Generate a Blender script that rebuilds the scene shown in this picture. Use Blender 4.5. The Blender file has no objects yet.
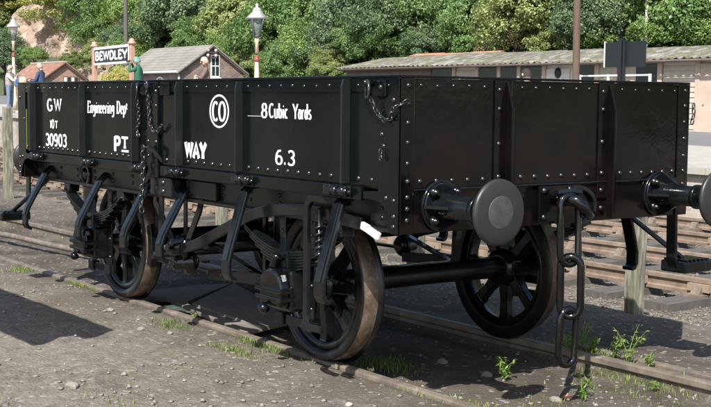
import bpy, math, random
import numpy as np
from mathutils import Vector, Matrix
rnd = random.Random(7)
rad = math.radians
scene = bpy.context.scene
col = scene.collection
# ------------------------------------------------------------------ camera
CAM = np.array([4.7682, -4.8983, 1.5873])
CR = np.array([0.58932581, 0.80783388, 0.00997509])
CU = np.array([-0.07440142, 0.04197404, 0.99634462])
CF = np.array([-0.80446225, 0.58791377, -0.08484037])
FPX = 1190.7
cd = bpy.data.cameras.new('camera'); cam = bpy.data.objects.new('camera', cd); col.objects.link(cam)
cd.sensor_width = 36; cd.lens = FPX / 711 * 36; cd.clip_end = 2000; cd.clip_start = .05
cam.matrix_world = Matrix([[CR[i], CU[i], -CF[i], CAM[i]] for i in range(3)] + [[0, 0, 0, 1]])
scene.camera = cam
# ------------------------------------------------------------------ light
SUN = Vector((.58, -.74, 1.0)).normalized()
world = bpy.data.worlds.new('World'); scene.world = world; world.use_nodes = True
nt = world.node_tree
sky = nt.nodes.new('ShaderNodeTexSky'); sky.sky_type = 'NISHITA'; sky.sun_disc = False
sky.sun_elevation = math.asin(SUN.z); sky.sun_rotation = math.atan2(SUN.x, SUN.y)
sky.air_density = 1.0; sky.dust_density = 1.5
nt.links.new(sky.outputs[0], nt.nodes['Background'].inputs[0]); nt.nodes['Background'].inputs[1].default_value = .11
sl = bpy.data.lights.new('sun', 'SUN'); sl.energy = 5.0; sl.angle = rad(.5); sl.color = (1, .97, .92)
so = bpy.data.objects.new('sun', sl); col.objects.link(so); so.rotation_euler = SUN.to_track_quat('Z', 'Y').to_euler()
scene.view_settings.view_transform = 'Standard'; scene.view_settings.look = 'None'
scene.view_settings.gamma = 1; scene.view_settings.exposure = .84
scene.render.engine = 'CYCLES'

def at(u, v, axis, val):
    """world point seen in column u, row v of the photograph on the plane axis = val"""
    d = CF + CR * (u - 355.5) / FPX - CU * (v - 203.5) / FPX
    return CAM + d * ((val - CAM[axis]) / d[axis])

# ------------------------------------------------------------------ materials
MATS = {}
def mat(name, c, rough=.6, metal=0, spec=.5, c2=None, scale=8, detail=6, bump=0, bscale=None, lo=.35, hi=.65, c3=None, s3=1.5, lo3=.5, hi3=.7, rvar=0, coat=0, stretch=None):
    m = bpy.data.materials.new(name); m.use_nodes = True; t = m.node_tree; N = t.nodes; L = t.links
    b = N['Principled BSDF']; b.inputs['Base Color'].default_value = (*c, 1); b.inputs['Roughness'].default_value = rough
    b.inputs['Metallic'].default_value = metal; b.inputs['Specular IOR Level'].default_value = spec
    if coat: b.inputs['Coat Weight'].default_value = coat; b.inputs['Coat Roughness'].default_value = .12
    tc = N.new('ShaderNodeTexCoord'); src = tc.outputs['Object']
    if stretch:
        mp = N.new('ShaderNodeMapping'); mp.inputs['Scale'].default_value = stretch; L.new(src, mp.inputs[0]); src = mp.outputs[0]
    def noise(s, d=detail):
        n = N.new('ShaderNodeTexNoise'); n.inputs['Scale'].default_value = s; n.inputs['Detail'].default_value = d; n.inputs['Roughness'].default_value = .6
        L.new(src, n.inputs['Vector']); return n.outputs[0]
    def ramp(f, a, bb):
        r = N.new('ShaderNodeMapRange'); r.inputs[1].default_value = a; r.inputs[2].default_value = bb; L.new(f, r.inputs[0]); return r.outputs[0]
    def mix(f, A, B):
        x = N.new('ShaderNodeMix'); x.data_type = 'RGBA'; L.new(f, x.inputs[0])
        for i, q in ((6, A), (7, B)):
            if isinstance(q, tuple): x.inputs[i].default_value = (*q, 1)
            else: L.new(q, x.inputs[i])
        return x.outputs[2]
    cur = c
    if c2: cur = mix(ramp(noise(scale), lo, hi), cur, c2)
    if c3: cur = mix(ramp(noise(s3), lo3, hi3), cur, c3)
    if not isinstance(cur, tuple): L.new(cur, b.inputs['Base Color'])
    if rvar:
        r = N.new('ShaderNodeMapRange'); r.inputs[1].default_value = .3; r.inputs[2].default_value = .7
        r.inputs[3].default_value = max(.02, rough - rvar); r.inputs[4].default_value = rough + rvar
        L.new(noise(scale * .7), r.inputs[0]); L.new(r.outputs[0], b.inputs['Roughness'])
    if bump:
        bn = N.new('ShaderNodeBump'); bn.inputs['Strength'].default_value = 1; bn.inputs['Distance'].default_value = bump
        L.new(noise(bscale or scale * 3), bn.inputs['Height']); L.new(bn.outputs[0], b.inputs['Normal'])
    MATS[name] = m; return m

mat('black_side', (.0016, .0030, .0031), .18, c2=(.0032, .0052, .0052), scale=2.2, bump=.006, bscale=1.9, rvar=.1, spec=.32)
mat('black_rib', (.0042, .0058, .0058), .5, c2=(.007, .009, .009), scale=5)
mat('black_end', (.0018, .0017, .0018), .15, c2=(.0058, .0042, .0040), scale=2.4, bump=.007, bscale=1.6, rvar=.09, spec=.28)
mat('black_gear', (.0026, .0037, .0042), .17, c2=(.0064, .0084, .0092), scale=11, bump=.0008, bscale=26, rvar=.09, spec=.5)
mat('black_gloss', (.0018, .0022, .0024), .09, c2=(.0036, .0042, .0045), scale=12, rvar=.04, spec=.55, bump=.0007, bscale=30)
mat('black_dusty', (.0035, .0035, .0035), .35, c2=(.030, .026, .022), scale=7, lo=.5, hi=.9, bump=.001, bscale=40)
mat('rivet_black', (.010, .0105, .0105), .2, spec=.9)
mat('chain_iron', (.10, .10, .10), .28, metal=.7, c2=(.04, .04, .04), scale=40)
mat('head_steel', (.024, .0228, .0212), .42, c2=(.017, .0164, .0154), scale=14, rvar=.1)
mat('worn_steel', (.075, .074, .07), .5, c2=(.052, .051, .048), scale=30, metal=.3)
mat('tread', (.165, .122, .09), .4, metal=.5, c2=(.10, .066, .044), scale=9, rvar=.1, c3=(.26, .215, .17), s3=22, lo3=.5, hi3=.75)
mat('white_paint', (.80, .80, .78), .5)
mat('rope_yellow', (.13, .15, .02), .6)
mat('wagon_floor', (.10, .08, .06), .8, c2=(.05, .045, .04))
mat('rail_old', (.16, .13, .10), .6, c2=(.09, .075, .06), scale=12, bump=.001, c3=(.20, .17, .135), s3=4)
mat('rail_side', (.205, .15, .11), .75, c2=(.14, .10, .072), scale=10, c3=(.26, .20, .15), s3=3)
mat('chair_iron', (.19, .15, .115), .85, c2=(.11, .085, .068), scale=14)
mat('key_wood', (.27, .20, .14), .8, c2=(.18, .135, .095), scale=10)
mat('sleeper_wood', (.055, .050, .044), .9, c2=(.105, .095, .08), scale=5, bump=.004, bscale=30, stretch=(6, 1, 1))
mat('post_wood', (.10, .092, .068), .9, c2=(.25, .235, .185), scale=7, lo=.42, hi=.6, bump=.004, bscale=14, stretch=(4, 4, .6), c3=(.12, .14, .07), s3=3)
mat('board_wood', (.12, .105, .088), .85, c2=(.19, .165, .14), scale=4, bump=.003, bscale=20, stretch=(1, 4, 1))
mat('stone', (.255, .232, .20), .9, c2=(.14, .122, .10), scale=6, bump=.003, bscale=60)
mat('ballast', (.20, .175, .145), .9, c2=(.09, .078, .065), scale=7, bump=.003, bscale=50)
mat('concrete', (.36, .335, .295), .9, c2=(.28, .26, .23), scale=3, bump=.002)
mat('tarmac', (.115, .115, .115), .9, c2=(.15, .148, .145), scale=3, bump=.002)
mat('buff_paint', (.54, .44, .33), .55, c2=(.48, .385, .285), scale=4)
mat('red_paint', (.35, .20, .145), .55, c2=(.39, .235, .175), scale=5)
mat('collar_red', (.22, .06, .035), .5)
mat('lamp_grey', (.06, .065, .065), .5)
mat('lamp_white', (.40, .40, .39), .5)
mat('sign_black', (.012, .016, .016), .55)
mat('sign_back', (.007, .010, .011), .5, c2=(.010, .013, .014), scale=3)
mat('telegraph_wood', (.115, .075, .05), .85, c2=(.075, .052, .038), scale=5, stretch=(4, 4, .4), bump=.004)
mat('dark_pole', (.085, .08, .075), .85)
mat('pale_bark', (.55, .52, .47), .8, c2=(.32, .30, .27), scale=5)
mat('bark', (.10, .08, .06), .9, c2=(.06, .05, .04), scale=4, bump=.02)
mat('cream_board', (.47, .41, .32), .75, c2=(.40, .35, .27), scale=2, stretch=(1, 1, 5), c3=(.34, .30, .24), s3=3)
mat('cream_white', (.66, .63, .56), .7, c2=(.58, .55, .49), scale=3)
mat('frame_pink', (.47, .36, .285), .7, c2=(.40, .31, .25), scale=2)
mat('fascia_brown', (.155, .105, .085), .8, c2=(.11, .08, .065), scale=4)
mat('glass', (.018, .026, .027), .1, c2=(.03, .042, .042), scale=.8)
mat('window_white', (.72, .70, .66), .6)
mat('roof_moss', (.24, .23, .205), .95, c2=(.10, .095, .08), scale=2.0, lo=.42, hi=.58, c3=(.11, .108, .06), s3=1.5, lo3=.46, hi3=.56, bump=.04, bscale=6, stretch=(2.6, .8, .8))
mat('roof_slate', (.205, .19, .165), .85, c2=(.165, .153, .135), scale=1.2, c3=(.235, .22, .19), s3=.8)
mat('roof_rust', (.21, .115, .08), .85, c2=(.22, .10, .065), scale=1.2, c3=(.30, .22, .17), s3=2.2, lo3=.55, hi3=.66)
mat('ridge_rust', (.30, .13, .075), .85, c2=(.40, .22, .13), scale=2.5, c3=(.5, .42, .36), s3=1.3, lo3=.6, hi3=.68)
mat('rock', (.36, .27, .20), .95, c2=(.25, .18, .13), scale=.35, c3=(.45, .36, .28), s3=.9, lo3=.5, hi3=.65, bump=.45, bscale=1.6)
mat('hill_soil', (.07, .075, .035), .95, c2=(.045, .06, .025), scale=.5)
mat('skin', (.62, .40, .31), .6)
mat('hair_white', (.36, .32, .28), .9, c2=(.24, .21, .18), scale=30)
mat('hair_thin', (.50, .36, .28), .7)
mat('hair_dark', (.022, .015, .011), .8)
mat('shirt_white', (.66, .63, .62), .85)
mat('vest_grey', (.30, .265, .245), .85)
mat('jeans', (.13, .18, .25), .9)
mat('jacket_navy', (.035, .055, .12), .85)
mat('trousers_dark', (.05, .055, .07), .9)
mat('jacket_green', (.018, .10, .055), .8)
mat('cap_teal', (.10, .24, .20), .8)
mat('jumper_brown', (.17, .115, .09), .9, c2=(.11, .075, .06), scale=7)
mat('trousers_tan', (.22, .18, .13), .9)
mat('bag_blue', (.07, .11, .22), .8)
mat('bag_cream', (.52, .42, .26), .85)
mat('camera_black', (.02, .02, .02), .4)
mat('caster_wood', (.22, .17, .12), .85, c2=(.16, .12, .085), scale=3)
mat('puddle', (.05, .055, .06), .08, c2=(.09, .09, .09), scale=6)
mat('dead_leaf', (.42, .20, .10), .8)

def leafmat(name, cols, trans=.35):
    m = bpy.data.materials.new(name); m.use_nodes = True; t = m.node_tree; N = t.nodes; L = t.links
    b = N['Principled BSDF']; g = N.new('ShaderNodeNewGeometry'); r = N.new('ShaderNodeValToRGB')
    r.color_ramp.elements[0].color = (*cols[0], 1); r.color_ramp.elements[1].color = (*cols[-1], 1)
    for i, c in enumerate(cols[1:-1]):
        e = r.color_ramp.elements.new((i + 1) / (len(cols) - 1)); e.color = (*c, 1)
    tc = N.new('ShaderNodeTexCoord'); n = N.new('ShaderNodeTexNoise'); n.inputs['Scale'].default_value = .45; n.inputs['Detail'].default_value = 3
    L.new(tc.outputs['Object'], n.inputs['Vector'])
    a = N.new('ShaderNodeMath'); a.operation = 'MULTIPLY_ADD'; a.inputs[1].default_value = .55; L.new(g.outputs['Random Per Island'], a.inputs[0])
    s = N.new('ShaderNodeMapRange'); s.inputs[1].default_value = .35; s.inputs[2].default_value = .65; s.inputs[4].default_value = .45
    L.new(n.outputs[0], s.inputs[0]); L.new(s.outputs[0], a.inputs[2]); L.new(a.outputs[0], r.inputs[0])
    L.new(r.outputs[0], b.inputs['Base Color']); b.inputs['Roughness'].default_value = .5
    tr = N.new('ShaderNodeBsdfTranslucent'); L.new(r.outputs[0], tr.inputs[0])
    mx = N.new('ShaderNodeMixShader'); mx.inputs[0].default_value = trans
    L.new(b.outputs[0], mx.inputs[1]); L.new(tr.outputs[0], mx.inputs[2]); L.new(mx.outputs[0], N['Material Output'].inputs[0])
    MATS[name] = m
leafmat('leaf_dark', [(0.073, 0.119, 0.053), (0.106, 0.165, 0.073), (0.145, 0.211, 0.099), (0.198, 0.264, 0.132)])
leafmat('leaf_mid', [(0.073, 0.139, 0.040), (0.112, 0.198, 0.053), (0.158, 0.251, 0.073), (0.224, 0.323, 0.112)])
leafmat('leaf_bright', [(0.099, 0.172, 0.040), (0.158, 0.251, 0.059), (0.218, 0.317, 0.086), (0.290, 0.383, 0.132)])
leafmat('leaf_yellow', [(0.185, 0.211, 0.046), (0.277, 0.297, 0.066), (0.370, 0.376, 0.099), (0.436, 0.422, 0.145)])
leafmat('leaf_pale', [(0.145, 0.191, 0.059), (0.211, 0.264, 0.086), (0.277, 0.330, 0.112), (0.343, 0.383, 0.158)])
leafmat('leaf_brown', [(0.198, 0.158, 0.079), (0.264, 0.218, 0.112), (0.290, 0.271, 0.132), (0.238, 0.264, 0.099)])
leafmat('flower', [(.25, .24, .05), (.42, .40, .09), (.50, .46, .16), (.20, .24, .06)])
leafmat('grass', [(.06, .10, .015), (.12, .18, .03), (.20, .25, .06), (.28, .30, .11)], .3)
leafmat('weed_leaf', [(.10, .16, .03), (.16, .24, .05), (.23, .30, .08)], .3)

def groundmat():
    m = bpy.data.materials.new('dirt'); m.use_nodes = True; t = m.node_tree; N = t.nodes; L = t.links; b = N['Principled BSDF']
    b.inputs['Roughness'].default_value = .95; b.inputs['Specular IOR Level'].default_value = .2
    tc = N.new('ShaderNodeTexCoord').outputs['Object']
    def noise(s, d=6, rg=.6):
        n = N.new('ShaderNodeTexNoise'); n.inputs['Scale'].default_value = s; n.inputs['Detail'].default_value = d; n.inputs['Roughness'].default_value = rg
        L.new(tc, n.inputs['Vector']); return n.outputs[0]
    def rng(f, a, bb, c=0, d=1):
        r = N.new('ShaderNodeMapRange'); r.inputs[1].default_value = a; r.inputs[2].default_value = bb; r.inputs[3].default_value = c; r.inputs[4].default_value = d
        L.new(f, r.inputs[0]); return r.outputs[0]
    def mix(f, A, B):
        x = N.new('ShaderNodeMix'); x.data_type = 'RGBA'; L.new(f, x.inputs[0])
        for i, q in ((6, A), (7, B)):
            if isinstance(q, tuple): x.inputs[i].default_value = (*q, 1)
            else: L.new(q, x.inputs[i])
        return x.outputs[2]
    def mul(a, bb):
        x = N.new('ShaderNodeMath'); x.operation = 'MULTIPLY'; L.new(a, x.inputs[0]); L.new(bb, x.inputs[1]); return x.outputs[0]
    c = mix(rng(noise(1.1), .35, .65), (.112, .095, .077), (.172, .149, .122))
    c = mix(rng(noise(14, 8, .75), .42, .7), c, (.25, .225, .19))
    c = mix(rng(noise(3.2, 8, .7), .54, .72), c, (.105, .092, .078))
    # oily cinder by the siding, plus painted wagon shade stretched past the far rail
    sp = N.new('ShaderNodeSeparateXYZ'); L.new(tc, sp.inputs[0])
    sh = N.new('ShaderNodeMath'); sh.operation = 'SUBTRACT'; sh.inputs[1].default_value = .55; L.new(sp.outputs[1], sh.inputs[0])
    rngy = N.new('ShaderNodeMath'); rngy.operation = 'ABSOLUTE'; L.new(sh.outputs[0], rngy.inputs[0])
    oil_shade = mul(rng(rngy.outputs[0], .8, 2.2, 1, 0), rng(noise(1.8, 6), .22, .55))
    c = mix(oil_shade, c, (.060, .050, .040))
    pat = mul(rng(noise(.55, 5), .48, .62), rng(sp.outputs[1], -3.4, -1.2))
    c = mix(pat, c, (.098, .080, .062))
    # stone ballast under the running lines
    bal = rng(sp.outputs[1], 2.6, 3.3)
    bal = mul(bal, rng(sp.outputs[1], 14, 16, 1, 0))
    v = N.new('ShaderNodeTexVoronoi'); v.inputs['Scale'].default_value = 22; L.new(tc, v.inputs['Vector'])
    hs = N.new('ShaderNodeSeparateColor'); L.new(v.outputs['Color'], hs.inputs[0])
    cb = mix(hs.outputs[0], (.085, .072, .058), (.20, .175, .145))
    c = mix(bal, c, cb)
    v2 = N.new('ShaderNodeTexVoronoi'); v2.inputs['Scale'].default_value = 38; L.new(tc, v2.inputs['Vector'])
    h2 = N.new('ShaderNodeSeparateColor'); L.new(v2.outputs['Color'], h2.inputs[0])
    c = mix(rng(h2.outputs[1], .94, .99), c, (.27, .24, .205))
    # a few small green mossy stains
    c = mix(mul(rng(noise(1.7, 5), .60, .72), rng(noise(26, 4), .45, .6)), c, (.13, .15, .05))
    L.new(c, b.inputs['Base Color'])
    bp = N.new('ShaderNodeBump'); bp.inputs['Distance'].default_value = .018; bp.inputs['Strength'].default_value = .9
    ad = N.new('ShaderNodeMath'); ad.operation = 'ADD'; L.new(noise(30, 8, .7), ad.inputs[0]); L.new(rng(v2.outputs['Distance'], 0, .6, .35, 0), ad.inputs[1])
    L.new(ad.outputs[0], bp.inputs['Height']); L.new(bp.outputs[0], b.inputs['Normal']); MATS['dirt'] = m
groundmat()

def brickmat(name, c1, c2, mortar, scale):
    m = bpy.data.materials.new(name); m.use_nodes = True; t = m.node_tree; N = t.nodes; L = t.links; b = N['Principled BSDF']; b.inputs['Roughness'].default_value = .9
    tc = N.new('ShaderNodeTexCoord'); sp = N.new('ShaderNodeSeparateXYZ'); L.new(tc.outputs['Object'], sp.inputs[0])
    a = N.new('ShaderNodeMath'); a.operation = 'ADD'; L.new(sp.outputs[0], a.inputs[0]); L.new(sp.outputs[1], a.inputs[1])
    cb = N.new('ShaderNodeCombineXYZ'); L.new(a.outputs[0], cb.inputs[0]); L.new(sp.outputs[2], cb.inputs[1])
    br = N.new('ShaderNodeTexBrick'); L.new(cb.outputs[0], br.inputs['Vector']); br.inputs['Scale'].default_value = scale
    br.inputs['Color1'].default_value = (*c1, 1); br.inputs['Color2'].default_value = (*c2, 1); br.inputs['Mortar'].default_value = (*mortar, 1)
    br.inputs['Brick Width'].default_value = .225; br.inputs['Row Height'].default_value = .075; br.inputs['Mortar Size'].default_value = .010
    n = N.new('ShaderNodeTexNoise'); n.inputs['Scale'].default_value = 1.3; n.inputs['Detail'].default_value = 6; L.new(tc.outputs['Object'], n.inputs['Vector'])
    r = N.new('ShaderNodeMapRange'); r.inputs[1].default_value = .35; r.inputs[2].default_value = .65; r.inputs[3].default_value = .75; r.inputs[4].default_value = 1.25; L.new(n.outputs[0], r.inputs[0])
    mx = N.new('ShaderNodeVectorMath'); mx.operation = 'SCALE'; L.new(br.outputs[0], mx.inputs[0]); L.new(r.outputs[0], mx.inputs['Scale'])
    L.new(mx.outputs[0], b.inputs['Base Color'])
    bp = N.new('ShaderNodeBump'); bp.inputs['Distance'].default_value = .01; bp.invert = True; L.new(br.outputs['Fac'], bp.inputs['Height']); L.new(bp.outputs[0], b.inputs['Normal']); MATS[name] = m
brickmat('brick_shed', (.235, .145, .11), (.125, .09, .078), (.26, .22, .19), .85)
brickmat('brick_red', (.31, .175, .115), (.21, .12, .08), (.32, .25, .19), .85)
brickmat('brick_pale', (.34, .29, .24), (.27, .225, .19), (.36, .33, .29), 1)

# ------------------------------------------------------------------ mesh helpers
def tag(o, label=None, cat=None, group=None, kind=None):
    if label: o['label'] = label
    if cat: o['category'] = cat
    if group: o['group'] = group
    if kind: o['kind'] = kind
    return o
def empty(name, loc, label=None, cat=None, group=None, kind=None, rz=0):
    o = bpy.data.objects.new(name, None); col.objects.link(o); o.location = loc; o.rotation_euler.z = rz; o.empty_display_size = .2
    return tag(o, label, cat, group, kind)

class MB:
    def __init__(s): s.v = []; s.f = []; s.sm = []; s.mi = []; s.cm = 0
    def add(s, vs, fs, smooth=False):
        n = len(s.v); s.v += [tuple(map(float, p)) for p in vs]; s.f += [tuple(i + n for i in q) for q in fs]
        s.sm += [smooth] * len(fs); s.mi += [s.cm] * len(fs); return s
    def box(s, x0, x1, y0, y1, z0, z1):
        return s.add([(x0, y0, z0), (x1, y0, z0), (x1, y1, z0), (x0, y1, z0), (x0, y0, z1), (x1, y0, z1), (x1, y1, z1), (x0, y1, z1)],
                     [(0, 3, 2, 1), (4, 5, 6, 7), (0, 1, 5, 4), (1, 2, 6, 5), (2, 3, 7, 6), (3, 0, 4, 7)])
    def prism(s, poly, axis, a, b):
        """poly in the two remaining axes (in x,y,z order), extruded along axis from a to b"""
        def mk(p, h):
            q = list(p); q.insert(axis, h); return q
        n = len(poly)
        area = sum(poly[i][0] * poly[(i + 1) % n][1] - poly[(i + 1) % n][0] * poly[i][1] for i in range(n))
        if (area < 0) != (axis == 1): poly = poly[::-1]
        lo, hi = min(a, b), max(a, b)
        vs = [mk(p, lo) for p in poly] + [mk(p, hi) for p in poly]
        fs = [tuple(range(n - 1, -1, -1)), tuple(range(n, 2 * n))] + [(i, (i + 1) % n, n + (i + 1) % n, n + i) for i in range(n)]
        return s.add(vs, fs)
    def lathe(s, o, d, prof, n=24, caps=True):
        """prof: list of (distance along d, radius)"""
        o = Vector(o); d = Vector(d).normalized(); a = d.orthogonal().normalized(); b = d.cross(a)
        vs = []
        for h, r in prof:
            for i in range(n):
                t = 2 * math.pi * i / n; vs.append(o + d * h + (a * math.cos(t) + b * math.sin(t)) * r)
        m = len(prof)
        fs = [(j * n + i, j * n + (i + 1) % n, (j + 1) * n + (i + 1) % n, (j + 1) * n + i) for j in range(m - 1) for i in range(n)]
        s.add(vs, fs, True)
        if caps:
            k = len(s.v) - len(vs); s.f += [tuple(k + i for i in range(n - 1, -1, -1)), tuple(k + (m - 1) * n + i for i in range(n))]; s.sm += [False] * 2; s.mi += [s.cm] * 2
        return s
    def cyl(s, p, q, r, n=12, r2=None):
        p = Vector(p); q = Vector(q); return s.lathe(p, q - p, [(0, r), ((q - p).length, r if r2 is None else r2)], n)
    def tube(s, pts, r, n=8, closed=False, flat=None):
        """round tube along a polyline; flat=(ux, uy half sizes) gives a flat bar"""
        P = [Vector(p) for p in pts]; m = len(P); vs = []; up = None
        for i in range(m):
            if closed: d = (P[(i + 1) % m] - P[i - 1]).normalized()
            else: d = (P[min(i + 1, m - 1)] - P[max(i - 1, 0)]).normalized()
            if up is None: up = d.orthogonal().normalized()
            a = (up - d * up.dot(d)).normalized(); up = a; b = d.cross(a)
            rr = r[i] if isinstance(r, (list, tuple)) else r
            for k in range(n):
                t = 2 * math.pi * k / n; vs.append(P[i] + (a * math.cos(t) + b * math.sin(t)) * rr)
        fs = [(j * n + i, j * n + (i + 1) % n, ((j + 1) % m) * n + (i + 1) % n, ((j + 1) % m) * n + i) for j in range(m if closed else m - 1) for i in range(n)]
        s.add(vs, fs, True)
        if not closed:
            k = len(s.v) - len(vs); s.f += [tuple(k + i for i in range(n - 1, -1, -1)), tuple(k + (m - 1) * n + i for i in range(n))]; s.sm += [False] * 2; s.mi += [s.cm] * 2
        return s
    def bar(s, pts, w, wdir, t):
        """flat bar: width w along the fixed direction wdir, thickness t in the plane of the polyline"""
        P = [Vector(p) for p in pts]; wd = Vector(wdir).normalized(); m = len(P); vs = []
        for i in range(m):
            d = (P[min(i + 1, m - 1)] - P[max(i - 1, 0)]).normalized(); nn = d.cross(wd).normalized()
            k = 1.0
            if 0 < i < m - 1:
                d1 = (P[i] - P[i - 1]).normalized(); k = 1 / max(.5, d.dot(d1))
            for a, b in ((-1, -1), (1, -1), (1, 1), (-1, 1)): vs.append(P[i] + wd * (a * w / 2) + nn * (b * t / 2 * k))
        fs = [(j * 4 + i, j * 4 + (i + 1) % 4, (j + 1) * 4 + (i + 1) % 4, (j + 1) * 4 + i) for j in range(m - 1) for i in range(4)]
        fs += [(3, 2, 1, 0), tuple((m - 1) * 4 + i for i in range(4))]
        return s.add(vs, fs)
    def dome(s, c, d, r, h=None, n=8):
        h = h or r * .75; return s.lathe(c, d, [(-.002, r), (h * .45, r * .86), (h * .85, r * .5), (h, .0008)], n, False)
    def build(s, name, m, parent=None, kind=None, bevel=0, loc=None, label=None, cat=None, group=None, seg=2, fix=False):
        me = bpy.data.meshes.new(name)
        off = Vector((0, 0, 0))
        if parent is not None:
            r = parent
            while r.parent: r = r.parent
            off = Vector(r.location)
        if loc is not None: off = Vector(loc)
        me.from_pydata([(v[0] - off.x, v[1] - off.y, v[2] - off.z) for v in s.v], [], s.f)
        me.polygons.foreach_set('use_smooth', s.sm)
        ms = m if isinstance(m, (list, tuple)) else [m]
        for q in ms: me.materials.append(MATS[q])
        if len(ms) > 1: me.polygons.foreach_set('material_index', s.mi)
        if fix:
            import bmesh
            b = bmesh.new(); b.from_mesh(me); bmesh.ops.recalc_face_normals(b, faces=b.faces); b.to_mesh(me); b.free()
        me.update()
        o = bpy.data.objects.new(name, me); col.objects.link(o)
        if loc is not None and parent is None: o.location = off
        if parent is not None: o.parent = parent
        if bevel:
            md = o.modifiers.new('bevel', 'BEVEL'); md.width = bevel; md.segments = seg; md.limit_method = 'ANGLE'; md.angle_limit = rad(40); md.harden_normals = False
        return tag(o, label, cat, group, kind)

def npmesh(name, V, F, m, parent=None, smooth=False, loc=None, **kw):
    V = np.asarray(V, np.float32); F = np.asarray(F, np.int32); k = F.shape[1]
    me = bpy.data.meshes.new(name)
    me.vertices.add(len(V)); me.vertices.foreach_set('co', V.ravel())
    me.loops.add(F.size); me.loops.foreach_set('vertex_index', F.ravel())
    me.polygons.add(len(F)); me.polygons.foreach_set('loop_start', np.arange(0, F.size, k, dtype=np.int32))
    if smooth: me.polygons.foreach_set('use_smooth', np.ones(len(F), bool))
    me.materials.append(MATS[m]); me.update(calc_edges=True); me.validate()
    o = bpy.data.objects.new(name, me); col.objects.link(o)
    if parent is not None: o.parent = parent
    if loc is not None: o.location = loc
    return tag(o, **kw)
def inst(src, name, parent, loc=(0, 0, 0), rz=0, scale=None):
    o = bpy.data.objects.new(name, src.data); col.objects.link(o); o.parent = parent; o.location = loc; o.rotation_euler.z = rz
    if scale: o.scale = scale
    return o

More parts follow.
